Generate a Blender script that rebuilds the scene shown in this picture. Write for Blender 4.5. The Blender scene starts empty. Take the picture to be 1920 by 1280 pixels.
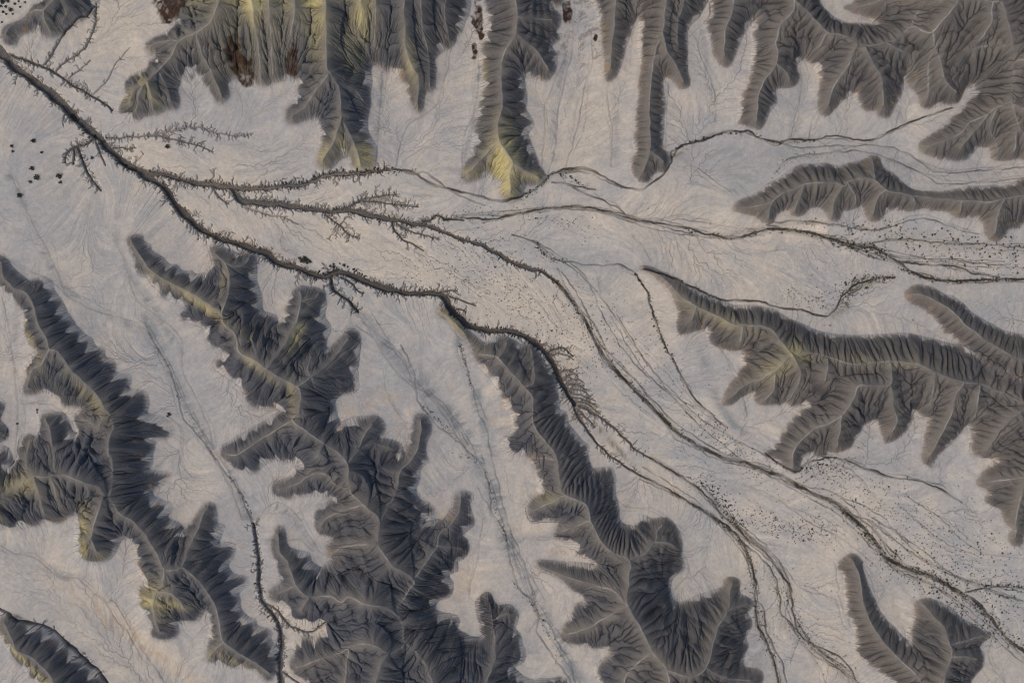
import bpy, math, heapq, time
import numpy as np
T0 = time.time()
# ------------------------------------------------------------------ camera, sky, sun, exposure
S = 0.25            # metres of ground per traced unit
CAM_H = 320.0
scene = bpy.context.scene
cam = bpy.data.cameras.new('camera'); cam.lens = 24; cam.sensor_width = 36
cam.clip_start = 1; cam.clip_end = 20000
camo = bpy.data.objects.new('camera', cam); scene.collection.objects.link(camo)
camo.location = (0, 0, CAM_H); camo.rotation_euler = (0, 0, 0)
scene.camera = camo
scene.cycles.filter_width = 1.1
SUN_EL, SUN_AZ = math.radians(46), math.radians(255)      # azimuth clockwise from +Y (north)
w = bpy.data.worlds.new('World'); scene.world = w; w.use_nodes = True
nt = w.node_tree; bg = nt.nodes['Background']
sky = nt.nodes.new('ShaderNodeTexSky'); sky.sky_type = 'NISHITA'; sky.sun_disc = False
sky.sun_elevation = SUN_EL; sky.sun_rotation = SUN_AZ; sky.air_density = 1.0; sky.dust_density = 3.0
nt.links.new(sky.outputs[0], bg.inputs[0]); bg.inputs[1].default_value = 0.135
sl = bpy.data.lights.new('sun', 'SUN'); sl.energy = 1.12; sl.angle = math.radians(14); sl.color = (1.0, 0.90, 0.78)
so = bpy.data.objects.new('sun', sl); scene.collection.objects.link(so)
so.rotation_euler = (math.radians(90) - SUN_EL, 0, math.pi - SUN_AZ)
so.location = (0, 0, 200)
scene.view_settings.view_transform = 'Standard'; scene.view_settings.look = 'None'
scene.view_settings.gamma = 1; scene.view_settings.exposure = 0.16
# ------------------------------------------------------------------ traced plan of the badlands (x right, y down)
def P(s):
    return np.array([[float(v) for v in q.split(',')] for q in s.split()])
HILLS = []   # (label, outline, crests)
def hill(label, outline, crests): HILLS.append((label, P(outline), [P(c) for c in crests.strip().split('\n')]))
hill('small dark grey hill in the top left corner beside shrubs',
 '7,63 20,50 50,37 67,13 87,-4 110,-40 190,-45 186,-10 183,20 160,37 133,50 120,63 100,71 83,71 72,60 50,65 37,73 30,87 20,92 8,82',
 '''13,67 22,55 50,38 67,23 83,20 100,7 117,-12 150,-25
84,20 86,40 95,58
117,-5 130,20 118,45''')
hill('large dark hill with yellow dusted crests and fanned spurs along the top edge',
 '300,-60 298,5 318,28 333,45 333,52 313,62 293,73 273,87 283,97 298,103 297,112 282,115 278,130 267,135 237,153 237,180 223,197 222,210 233,223 253,232 265,223 277,218 300,213 315,206 333,203 337,187 335,170 338,150 353,158 367,140 383,157 398,182 417,193 430,182 427,167 430,153 447,147 473,163 477,157 497,163 520,153 543,150 563,160 557,187 538,213 538,228 550,233 570,227 597,227 605,247 603,277 593,297 595,310 617,315 637,300 650,293 655,293 660,307 677,320 700,317 705,300 703,273 690,253 690,233 693,200 695,160 693,127 705,123 720,135 730,133 750,143 763,167 770,190 783,210 793,200 795,173 803,172 815,167 815,140 812,117 827,100 847,90 853,77 850,67 860,67 873,40 880,17 878,-10 878,-60',
 '''430,-50 405,33 383,57 340,80 320,113 287,147 257,167 247,190
340,80 303,80 283,90
270,165 262,185 258,210
280,155 285,180 290,205
303,140 315,165 322,190
383,57 372,70 385,110 405,150 418,182
505,-50 508,30 510,60 512,110 515,140
470,-50 478,30 487,90 492,150
560,-50 555,20 548,70
610,-50 613,30 613,90 615,130 623,143 638,172 643,220 657,253 670,283 677,312
617,143 600,165 575,200 550,222
643,222 632,255 617,285 606,303
623,143 640,160 668,172 682,190
664,-50 680,20 668,80
758,-50 760,50 762,97 777,133 785,150 784,205
712,-50 706,20 702,90
790,-50 792,43 803,100 807,133 806,162
840,-50 835,30 842,75''')
hill('long dark ridge with a yellow toe in the middle of the top edge',
 '907,-60 907,17 912,50 907,80 903,100 900,133 902,167 895,207 888,250 887,283 873,310 860,343 887,337 913,328 918,337 933,340 937,367 947,377 967,373 980,360 983,350 1000,347 1020,337 1007,310 997,280 987,253 997,237 983,207 988,187 977,147 990,147 1017,155 1033,148 1042,127 1040,103 1030,93 1047,77 1037,63 1047,50 1048,33 1027,20 1053,10 1057,-60',
 '''965,-50 966,0 970,33 968,67 957,83 943,110 940,140 942,200 934,233 935,263 950,287 960,307 957,333 957,362
968,67 990,85 1010,105 1028,132
970,35 1000,38 1035,42
935,263 910,292 878,326
957,305 985,322 1010,335''')
hill('pair of thin parallel ridges right of the long yellow toed ridge',
 '1113,-60 1120,33 1127,83 1132,110 1133,143 1140,155 1153,147 1163,123 1170,97 1180,67 1190,35 1196,30 1198,60 1195,90 1202,120 1198,150 1195,190 1190,230 1188,280 1183,310 1185,330 1200,343 1215,343 1222,325 1245,322 1253,310 1250,290 1237,280 1240,240 1243,200 1238,152 1250,145 1262,155 1275,167 1290,160 1283,130 1285,80 1290,53 1315,22 1320,-60',
 '''1150,-50 1152,30 1147,80 1143,130
1192,-50 1190,5 1192,22
1250,-50 1245,25 1240,65 1228,95 1222,133 1217,183 1217,233 1217,287 1205,322
1240,65 1250,100 1270,135 1280,155
1285,-50 1280,10 1268,50 1270,90
1217,287 1235,296 1243,305''')
hill('broad dark hill with many spurs filling the top right corner',
 '1325,-60 1330,25 1318,50 1325,75 1338,105 1350,122 1362,125 1372,105 1385,75 1400,50 1416,38 1408,60 1407,100 1400,150 1388,190 1380,225 1390,238 1417,245 1430,230 1440,210 1452,195 1448,170 1480,165 1492,150 1487,125 1495,115 1505,110 1515,125 1528,130 1530,150 1532,180 1530,205 1540,220 1560,205 1575,190 1593,180 1605,195 1617,210 1635,205 1645,220 1660,222 1672,195 1685,180 1686,155 1677,137 1692,145 1700,165 1715,175 1723,205 1747,203 1780,197 1793,187 1800,167 1813,167 1813,180 1800,200 1773,230 1747,253 1723,270 1720,283 1733,290 1747,297 1773,302 1800,302 1813,293 1827,277 1847,277 1853,297 1880,300 1920,300 2010,300 2040,200 2040,-80 1620,-80 1600,5 1578,17 1610,35 1640,52 1610,52 1570,45 1545,28 1530,5 1520,-80',
 '''1373,-50 1372,0 1370,30 1360,50 1355,83 1357,108
1487,-50 1485,12 1480,30 1460,50 1453,83 1452,123 1427,160 1418,193 1417,228
1452,123 1470,138 1478,152
1487,5 1513,30 1547,63 1570,70 1597,77 1613,90 1650,85 1680,75 1703,55 1723,62 1743,63 1760,45 1785,15 1797,0 1853,7 1870,10 1880,33 1890,83 1895,110 1892,150 1890,193 1900,233 1913,253 1925,290
1703,55 1708,38 1715,28
1617,92 1630,117 1643,140 1650,167 1652,200
1603,85 1593,110 1580,135 1560,165 1550,198
1547,63 1535,85 1520,100
1660,85 1700,110 1710,140 1712,160
1743,63 1747,90 1757,120 1762,145 1775,165 1788,175
1750,85 1735,130 1735,185
1895,193 1860,205 1847,217 1813,233 1793,253 1747,273 1730,281
1890,90 1850,90 1815,97
1862,205 1850,245 1865,285
1847,217 1800,275
1900,240 1895,285
1797,0 1763,3 1663,3 1630,12 1602,18
1855,10 1850,50 1830,80
1890,120 1960,110
1895,200 1960,230''')
hill('curved dark crescent ridge with lobed foot at the right edge',
 '1372,393 1380,383 1413,367 1437,350 1460,333 1480,320 1507,310 1533,310 1563,313 1593,310 1617,303 1630,295 1643,302 1647,317 1667,330 1687,347 1713,360 1747,363 1780,360 1813,353 1847,353 1880,350 1920,337 2020,320 2020,400 1930,400 1905,425 1880,432 1860,452 1840,440 1838,420 1820,407 1800,407 1787,408 1767,397 1747,397 1727,390 1713,393 1690,397 1670,393 1653,400 1643,413 1630,415 1617,400 1610,383 1593,393 1573,397 1570,412 1557,415 1540,400 1527,387 1510,393 1493,405 1480,400 1470,390 1453,403 1443,420 1427,417 1413,405 1390,397',
 '''1378,391 1423,387 1447,377 1473,360 1513,347 1547,343 1580,350 1590,340 1630,337 1660,360 1707,368 1747,373 1797,378 1853,380 1880,373 1920,368 2010,355
1447,378 1440,395 1438,410
1505,350 1495,375 1487,395
1575,352 1560,380 1557,405
1586,345 1598,370 1600,385
1655,358 1640,375 1633,402
1635,337 1634,318 1632,303
1880,373 1865,400 1860,438
1707,370 1712,385
1797,378 1795,398''')
hill('huge branching dark mountain ridge reaching from the centre to the right edge',
 '1198,500 1220,503 1250,515 1280,532 1320,555 1370,572 1440,578 1460,590 1500,610 1540,625 1590,630 1640,628 1700,628 1760,641 1808,660 1846,690 1880,702 1920,706 2020,716 2020,950 1925,965 1913,986 1910,1016 1897,1020 1885,1006 1890,986 1877,973 1867,956 1847,946 1840,933 1847,913 1827,906 1827,896 1843,876 1860,855 1827,850 1813,840 1810,794 1800,797 1790,812 1770,830 1747,852 1737,872 1725,866 1722,853 1728,810 1733,780 1722,778 1707,765 1700,790 1690,810 1670,822 1655,825 1645,805 1640,795 1630,785 1615,795 1600,815 1585,835 1563,847 1547,840 1540,855 1515,848 1497,855 1493,875 1485,883 1475,875 1450,858 1432,848 1453,823 1467,800 1493,767 1510,750 1500,752 1480,757 1467,745 1455,755 1430,758 1415,750 1408,735 1395,738 1375,750 1352,757 1355,740 1370,715 1385,690 1390,675 1385,655 1365,655 1340,650 1325,635 1325,620 1300,618 1273,630 1267,615 1268,585 1265,570 1255,545 1240,525 1220,512',
 '''1207,502 1240,520 1263,544 1280,560 1303,574 1327,585 1373,609 1390,609 1437,615 1460,640 1480,660 1513,660 1553,670 1593,682 1630,680 1663,677 1713,682 1747,697 1793,714 1833,720 1880,740 1920,760 2010,800
1480,660 1455,690 1430,705 1390,725 1358,750
1480,662 1495,690 1493,715 1480,742
1450,703 1447,730 1432,748
1663,678 1663,720 1607,722 1597,744 1573,777 1547,794 1520,804 1493,830 1484,850 1484,872
1547,672 1547,690 1542,712
1663,720 1670,760 1676,785 1668,808
1573,777 1570,810 1566,837
1747,697 1743,727 1737,757
1800,716 1783,745 1775,780 1760,810 1740,850
1830,720 1826,750 1820,780
1920,760 1880,790 1855,825 1845,842
2000,800 1950,850 1915,900 1900,960 1897,1005
1920,892 1870,898 1835,903
1303,574 1295,600
1390,609 1385,640''')
hill('straight brown ridge with pale crest line right of centre at the right edge',
 '1690,552 1713,536 1740,541 1763,550 1790,566 1816,589 1850,609 1876,622 1920,631 2020,644 2020,725 1930,712 1880,708 1850,700 1832,684 1815,664 1795,652 1780,632 1755,613 1744,596 1730,583 1712,574 1697,562',
 '''1703,553 1725,553 1745,562 1775,580 1800,605 1827,627 1853,645 1887,665 1920,675 2010,690''')
hill('long winding dark ridge below the central gully running to the bottom edge',
 '820,587 827,577 837,574 847,587 867,610 880,624 893,634 907,644 923,634 940,631 960,637 973,645 980,645 993,643 1007,660 1020,680 1037,700 1040,727 1047,754 1045,765 1060,780 1067,800 1083,820 1103,837 1100,850 1105,870 1107,877 1140,875 1150,890 1150,920 1157,950 1160,976 1180,983 1200,963 1220,970 1247,970 1263,986 1273,1010 1273,1040 1277,1060 1255,1086 1257,1120 1275,1125 1313,1110 1347,1100 1353,1086 1370,1080 1383,1086 1383,1110 1408,1126 1393,1143 1403,1163 1393,1193 1397,1206 1390,1216 1387,1243 1413,1250 1427,1258 1420,1290 1420,1350 1110,1350 1125,1280 1117,1263 1115,1243 1135,1226 1140,1206 1107,1206 1073,1200 1050,1193 1057,1163 1067,1143 1077,1130 1097,1123 1073,1103 1050,1080 1023,1066 1003,1053 1013,1048 1040,1050 1100,1053 1120,1053 1100,1042 1077,1033 1077,1016 1057,1010 1040,1000 1043,983 1063,976 1033,973 993,973 987,943 1000,926 1010,910 1003,873 990,853 960,850 937,834 940,824 960,807 963,784 950,760 940,740 923,710 903,690 887,667 880,644 857,617 840,600',
 '''827,583 847,600 873,627 887,657 903,664 933,670 960,700 983,724 998,747 1000,794 1023,827 1045,860 1048,903 1060,926 1097,943 1107,973 1120,1003 1147,1033 1177,1046 1177,1086 1173,1123 1187,1150 1203,1180 1220,1216 1247,1250 1260,1340
933,670 945,657 950,642
983,724 1002,715 1000,680 996,655
1060,926 1030,940 1000,955
1107,973 1080,982 1055,992
1177,1046 1205,1035 1225,1012 1230,995 1240,982
1225,1013 1250,1015 1265,1022
1173,1130 1147,1103 1090,1086 1033,1066 1010,1055
1173,1130 1130,1155 1105,1170 1062,1185
1247,1250 1290,1262 1320,1247 1333,1206 1343,1170 1360,1143 1367,1100 1372,1090
1360,1140 1382,1132 1400,1127
1220,1216 1187,1243 1170,1270 1165,1340
1045,860 1020,858 1000,856
1320,1247 1360,1265 1405,1270''')
hill('long many spurred dark ridge left of centre ending at the bottom edge',
 '243,452 253,442 267,440 273,454 287,460 287,470 307,484 320,497 333,497 343,510 360,510 370,517 390,513 403,500 403,485 397,467 395,460 410,460 433,470 453,477 480,474 480,494 483,527 490,560 493,584 510,590 520,600 517,617 515,625 527,604 540,574 543,557 560,540 573,537 603,545 610,567 607,594 617,617 613,634 610,650 620,655 635,640 647,627 660,617 677,634 673,667 670,694 672,727 657,737 640,740 628,760 640,795 653,787 673,780 707,780 723,794 720,810 707,818 750,830 753,843 760,850 767,843 768,810 780,780 790,774 803,784 807,804 800,827 797,853 803,862 790,873 787,896 780,913 787,936 807,943 813,953 803,966 790,980 807,976 833,973 850,953 853,930 867,918 883,920 885,933 877,943 888,976 873,993 860,1003 873,1010 878,1026 870,1040 857,1050 860,1066 840,1073 850,1096 840,1116 820,1120 813,1140 847,1146 860,1160 853,1173 873,1186 893,1190 903,1186 897,1153 895,1126 913,1108 923,1120 930,1133 950,1130 963,1140 968,1153 962,1173 973,1183 977,1203 983,1220 980,1236 960,1246 973,1260 993,1268 1023,1266 1050,1266 1060,1280 1060,1350 580,1350 575,1275 553,1258 545,1243 553,1225 553,1206 567,1190 595,1190 618,1160 600,1165 570,1168 545,1158 537,1145 542,1130 520,1122 507,1113 515,1100 530,1090 523,1070 513,1030 511,1015 517,1003 520,990 533,988 540,1020 553,1030 580,1033 583,1050 603,1062 620,1055 628,1042 615,1032 620,1015 636,1008 607,1000 592,990 590,960 597,947 620,940 630,927 575,928 533,930 511,925 510,906 530,900 550,890 553,875 575,866 540,862 510,862 483,877 460,888 433,867 420,853 415,840 427,830 460,810 520,777 533,764 493,767 463,747 467,734 447,714 410,690 410,674 423,660 390,634 390,614 373,607 337,594 343,580 353,574 303,550 303,540 290,530 287,517 267,514 255,504 257,494 257,477 247,460',
 '''250,450 257,465 265,478 277,494 290,510 310,524 343,540 377,560 397,574 417,587 423,607 443,627 450,657 477,674 503,692 533,710 560,724 567,744 563,770 553,787 583,810 610,830 640,850 653,868 655,880 661,920 683,943 710,966 713,986 710,1016 720,1036 743,1060 777,1083 767,1106 750,1130 747,1146 757,1173 760,1200 783,1220 800,1240 803,1256 813,1280 820,1340
417,587 430,550 433,520 425,495 405,475
425,495 455,500 470,485
503,692 530,655 550,620 562,590 567,560 565,547
567,565 590,560 600,552
560,724 590,705 620,680 640,655 655,635
553,787 520,805 480,830 450,850 428,850
610,830 600,852
653,868 672,845 685,815 700,793
675,838 705,830 735,838
713,976 735,940 748,905 753,880 780,850 790,810 790,788
777,1083 800,1050 820,1023 825,1000 850,975 862,955 865,932
820,1020 845,1022 868,1026
710,1016 680,1018 640,1025 625,1035
661,918 627,903 620,890 587,886 560,905 525,916
683,943 640,956 613,972 603,985
524,1000 527,1033 543,1053 553,1086 557,1096 583,1116 620,1113 640,1125 657,1116 690,1130 727,1136 747,1150
557,1096 530,1106 514,1113
583,1116 567,1142
760,1203 753,1210 730,1221 707,1206 673,1205 640,1219 607,1230 580,1240 558,1248
655,1214 650,1260 643,1330
730,1221 712,1250 700,1330
917,1118 922,1150 924,1170 930,1220 925,1240 913,1275 890,1340
924,1160 942,1148 955,1145
590,710 580,690 585,670''')
hill('long dark ridge system with scalloped right flank along the left edge',
 '-40,476 0,484 10,482 27,500 43,517 63,530 83,520 103,530 110,550 120,567 130,590 143,607 157,624 177,634 183,650 200,657 203,670 217,677 220,690 213,700 247,700 247,717 243,727 273,730 283,747 280,764 277,774 307,780 327,800 323,817 293,827 290,850 290,866 277,880 320,883 323,890 307,910 290,916 293,930 323,943 323,956 313,966 340,980 347,996 360,980 383,950 403,943 407,966 407,980 423,983 417,1003 413,1016 443,1016 440,1040 430,1053 437,1070 463,1080 463,1096 447,1106 453,1120 453,1140 467,1153 480,1156 483,1170 510,1180 507,1196 517,1213 520,1236 515,1262 505,1270 483,1253 443,1246 417,1241 393,1236 391,1220 393,1193 397,1165 393,1140 385,1140 373,1160 350,1165 337,1165 337,1186 320,1198 297,1196 285,1183 287,1160 267,1136 260,1113 267,1093 280,1083 263,1060 260,1026 257,1013 240,1000 230,1010 213,1040 187,1055 167,1050 147,1033 147,1010 150,986 153,960 133,963 110,976 87,976 70,980 27,993 13,986 -60,992 -60,832 0,832 20,838 27,850 33,872 40,850 45,820 57,812 77,818 80,790 77,780 90,775 105,773 125,775 137,800 143,812 158,812 150,800 143,780 160,773 170,766 120,757 117,744 90,733 83,734 47,737 50,720 60,704 53,684 67,667 80,657 63,650 53,627 50,607 53,594 43,577 23,554 3,540 -10,530 -50,512',
 '''-30,482 5,487 13,517 20,527 33,540 60,554 70,574 77,604 93,634 100,654 117,660 137,690 157,710 187,737 200,764 213,777 217,800 210,820 210,853 213,853 217,886 213,920 205,930 213,933 230,960 257,976 283,1006 297,1033 313,1063 333,1065 347,1060 373,1083 397,1113 407,1136 417,1180 423,1200 457,1223 483,1240 508,1258
100,654 85,680 65,695 57,725
205,930 190,910 170,905 145,895 110,886 95,893 60,893 30,915 5,930 -50,950
110,886 107,860 103,830 97,800 90,785
60,893 55,860 60,830
200,930 185,970 175,1005 163,1012
175,1005 185,1030
70,893 80,930 88,960
100,890 117,945
213,777 195,792 190,800 175,792 158,784
345,1060 360,1020 375,990 385,960 394,950
313,1065 308,1095 300,1105 290,1130 297,1160 303,1180
300,1105 330,1112 348,1135
423,1200 407,1212 397,1228''')
hill('small low dark knoll cut by the left edge',
 '-50,745 5,753 10,765 5,785 15,800 18,812 8,824 -50,828','''-45,765 0,765
-45,810 8,810''')
hill('dark ridge with yellow crest in the bottom left corner',
 '0,1165 10,1152 30,1150 67,1166 90,1176 115,1195 140,1215 160,1235 180,1253 193,1268 200,1290 205,1350 100,1350 87,1280 67,1266 53,1246 30,1226 17,1206 3,1175',
 '''13,1165 25,1190 37,1216 60,1226 83,1246 100,1266 115,1300 125,1345''')
hill('narrow straight brown ridge near the bottom right with a squared head',
 '1568,1053 1580,1043 1597,1036 1610,1050 1613,1070 1620,1093 1633,1120 1643,1143 1660,1166 1680,1186 1693,1202 1697,1183 1710,1146 1710,1126 1727,1118 1747,1123 1773,1136 1800,1160 1827,1176 1847,1183 1827,1206 1837,1223 1833,1243 1817,1260 1810,1280 1820,1350 1680,1350 1670,1280 1640,1250 1600,1225 1600,1200 1595,1160 1583,1140 1582,1100 1577,1070 1568,1060',
 '''1593,1045 1600,1060 1610,1090 1613,1120 1627,1160 1647,1193 1677,1226 1707,1256 1725,1285 1740,1345
1727,1130 1740,1145 1765,1175 1775,1205 1775,1230 1765,1260 1755,1340
1775,1203 1810,1195 1838,1186
1775,1226 1800,1225 1825,1230''')

# channels, downstream end first: (kind, width, depth, darkness, feather, points); widths run from first to second number
CH = []
def ch(label, w0, w1, depth, dark, feather, pts): CH.append((label, w0, w1, depth, dark, feather, P(pts)))
TR = 'dark flat bedded gully'
ch('wide grey trunk gully entering at the left edge', 17, 12, 2.6, .8, 1.0, '-60,70 0,97 20,120 60,150 100,180 135,215 175,250 200,275 225,300 260,320 280,333')
ch('feathered dark gully running right from the trunk gully', 9, 4, 1.8, .9, 1.0, '275,325 310,327 350,340 400,346 440,352 480,353 520,350 570,345 620,328 680,325 730,318')
ch('', 4, 3, .4, .75, .0, '730,318 770,322 810,345 850,356 890,366 920,374 945,378 980,368 1010,352 1030,330 1047,322 1070,317 1100,316 1130,330 1165,350 1200,356 1225,342 1245,325 1257,308 1258,290 1275,278')
ch('', 4, 2, .4, .5, .0, '738,316 775,325 800,325 835,350 870,370 910,385')
ch('long brown gully through the middle of the pale flat', 10, 7, 1.7, .85, .9, '435,352 450,374 480,380 520,382 570,390 620,396 660,394 700,405 740,412 780,420 800,422')
ch('', 6, 5, 1.3, .85, .25, '800,422 820,430 870,450 910,462 940,480 980,500 1020,510 1045,530')
ch('', 5, 5, .45, .8, .0, '1045,530 1070,560 1090,590 1110,625 1130,665 1160,700 1190,730 1230,770 1270,810 1320,840 1360,858 1400,867 1430,880 1470,893 1500,912 1540,930 1570,945 1590,965 1620,990 1640,1015 1655,1040 1680,1055 1720,1070 1760,1085 1790,1105 1820,1120 1850,1150 1880,1190 1920,1220 1990,1270')
ch('', 3, 3, .5, .5, .4, '455,385 490,398 530,408 560,420')
ch('curving dark gully along the heads of the left ridges', 10, 8, 2.3, .9, 1.0, '280,333 310,355 330,385 360,415 385,435 420,450 470,465 500,475 520,492 560,503 600,518 640,510 680,525 720,540 770,550 820,550 835,560 850,585 880,610 920,620 960,622 1000,640 1030,670 1045,700 1060,730 1078,758')
ch('', 4, 3, .9, .9, .5, '1070,745 1082,775 1090,790 1120,830 1160,865 1200,890')
ch('', 3, 3, .3, .85, .0, '1200,890 1250,915 1300,945 1340,970 1370,990 1390,1015 1405,1050 1415,1090 1414,1130 1420,1170 1435,1200 1450,1240 1470,1340')
ch('', 4, 3, .8, .85, .6, '1085,760 1115,775 1150,800 1190,840 1220,858')
ch('', 3, 2, .3, .75, .0, '1220,858 1240,870 1280,895 1310,915 1335,940 1355,965 1385,990 1400,1010 1420,1023 1440,1040 1457,1066 1477,1093 1483,1120 1487,1153 1497,1186 1520,1203 1563,1223 1587,1243 1600,1266 1620,1340')
ch('', 2.5, 2, .3, .6, .0, '1390,1015 1423,1040 1450,1076 1460,1116 1463,1146 1475,1160 1495,1180')
ch('', 2.5, 2, .3, .6, .0, '1413,1120 1430,1140 1435,1180 1445,1200 1467,1250 1480,1340')
ch('', 4, 3, 1., .95, .6, '20,103 67,120 97,133 127,153 150,167 173,180 200,197 212,208')
ch('', 2.4, 1.6, .6, .8, .35, '85,120 95,105 107,90 120,68 145,42 170,30 182,15')
ch('', 2.4, 1.6, .6, .8, .35, '105,133 125,115 155,95 168,75 180,45 185,10')
ch('', 1.8, 1.2, .5, .7, .3, '125,150 140,138 155,128 170,113')
ch('', 1.6, 1.1, .4, .5, .1, '165,185 185,168 205,148 220,118 245,90')
ch('', 4, 2, 1., .95, .8, '178,255 165,268 140,276 125,288 122,305')
ch('', 4, 2, 1., .95, 1.0, '145,276 152,292 163,322 178,345 190,357')
ch('', 3, 2, 1., .95, .6, '138,278 139,292 137,308')
ch('', 3, 1.5, .8, .8, .4, '177,258 185,280 198,310')
ch('', 3, 1.5, .8, .8, .5, '200,258 225,259 245,255')
ch('', 2, 2, .6, .7, .3, '242,256 260,257 278,254')
ch('', 3, 1.5, .8, .7, .8, '278,254 300,255 340,264 370,272 400,284')
ch('', 2.5, 1.5, .6, .5, .8, '290,253 330,244 370,238 410,250 440,255 475,250')
ch('', 2.5, 1.5, .8, .9, .4, '212,277 235,278 255,277')
ch('', 3, 1.5, .9, .9, 1.2, '640,394 660,385 680,375 710,368 745,364')
ch('', 3, 1.5, .9, .9, 1.2, '682,377 710,379 740,383 785,388')
ch('', 3, 1.5, .9, .9, .4, '735,414 740,430 757,450 772,456 795,470')
ch('', 3, 1.5, .9, .8, .4, '745,420 775,435 800,442 825,448')
ch('', 4, 3, 1., .95, .6, '795,415 808,412 820,404 833,410 850,411 870,413')
ch('', 2.5, 1.5, .8, .85, 1.2, '610,402 625,412 640,425 655,440 675,447')
ch('', 2.5, 1.5, .8, .6, .6, '400,352 412,370 430,382')
ch('', 5, 5, 1.2, 1., 1.3, '621,516 624,538 634,550 650,560 662,572 673,585')
ch('', 3, 2, 1., .9, .8, '640,520 660,530 672,545 682,550')
ch('', 2.5, 1.5, 1., .9, .6, '820,550 838,545 858,545')
ch('', 2.5, 1.5, 1., .9, .4, '835,553 860,560 893,573')
ch('', 2.5, 1.5, 1., .9, .7, '852,582 862,579 875,584')
ch('', 3, 1.5, 1., .9, .7, '1028,660 1045,652 1060,655 1075,668')
for a in ('1048,700 1060,694 1072,696 1084,704', '1052,708 1066,706 1078,712', '1058,722 1074,718 1088,722 1100,732', '1062,730 1080,728 1096,734 1108,744', '1068,738 1086,738 1100,744 1116,750', '1072,745 1092,747 1108,754 1120,762', '1076,752 1098,754 1112,764 1126,776',
          '1080,758 1100,764 1118,776 1132,788', '1080,764 1096,778 1108,790 1116,800', '1078,768 1088,782 1098,796', '1056,714 1068,702 1080,700', '1064,726 1070,712 1084,710 1094,716', '1070,736 1078,722 1096,724', '1034,668 1048,662 1062,664 1076,674'):
    ch('', 3.4, 1.2, .7, .75, .75, a)
ch('incised gully running down between the left ridges to the bottom edge', 9, 2.5, 1.5, .8, .5, '532,1345 529,1280 527,1230 530,1200 520,1160 500,1135 490,1110 487,1060 482,1010 476,980')
ch('', 2.6, 2, .25, .42, .04, '476,980 465,950 450,915 430,890 410,860 370,810 345,780 337,740 320,690 283,624')
ch('', 3, 2, .8, .9, .5, '498,1130 520,1140 540,1165 570,1180 590,1180 603,1170 618,1157 635,1168 655,1180')
ch('', 2.5, 2, .8, .9, .1, '531,1257 550,1268 575,1290')
ch('dark rimmed gully on the upper side of the bottom left ridge', 3, 4, .9, .8, .2, '230,1345 203,1276 187,1253 167,1236 147,1216 127,1200 100,1176 73,1166 33,1155 0,1137 -60,1120')
ch('braided wash running down the lower middle of the picture', 3, 2.5, .15, .45, 0, '1085,1345 1070,1275 1047,1240 1023,1206 1007,1180 1010,1153 997,1120 973,1100 960,1060 952,1020 943,986 923,960 920,926 907,873 887,853 853,820 820,794 787,754 783,737 773,687 753,647')
ch('', 2.5, 2, .12, .38, 0, '1085,1320 1070,1240 1045,1200 1030,1165 1012,1150 995,1095 985,1060 975,1030 960,1000 945,950 935,905 923,860 913,804 897,770 887,727 873,680 862,640')
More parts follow.
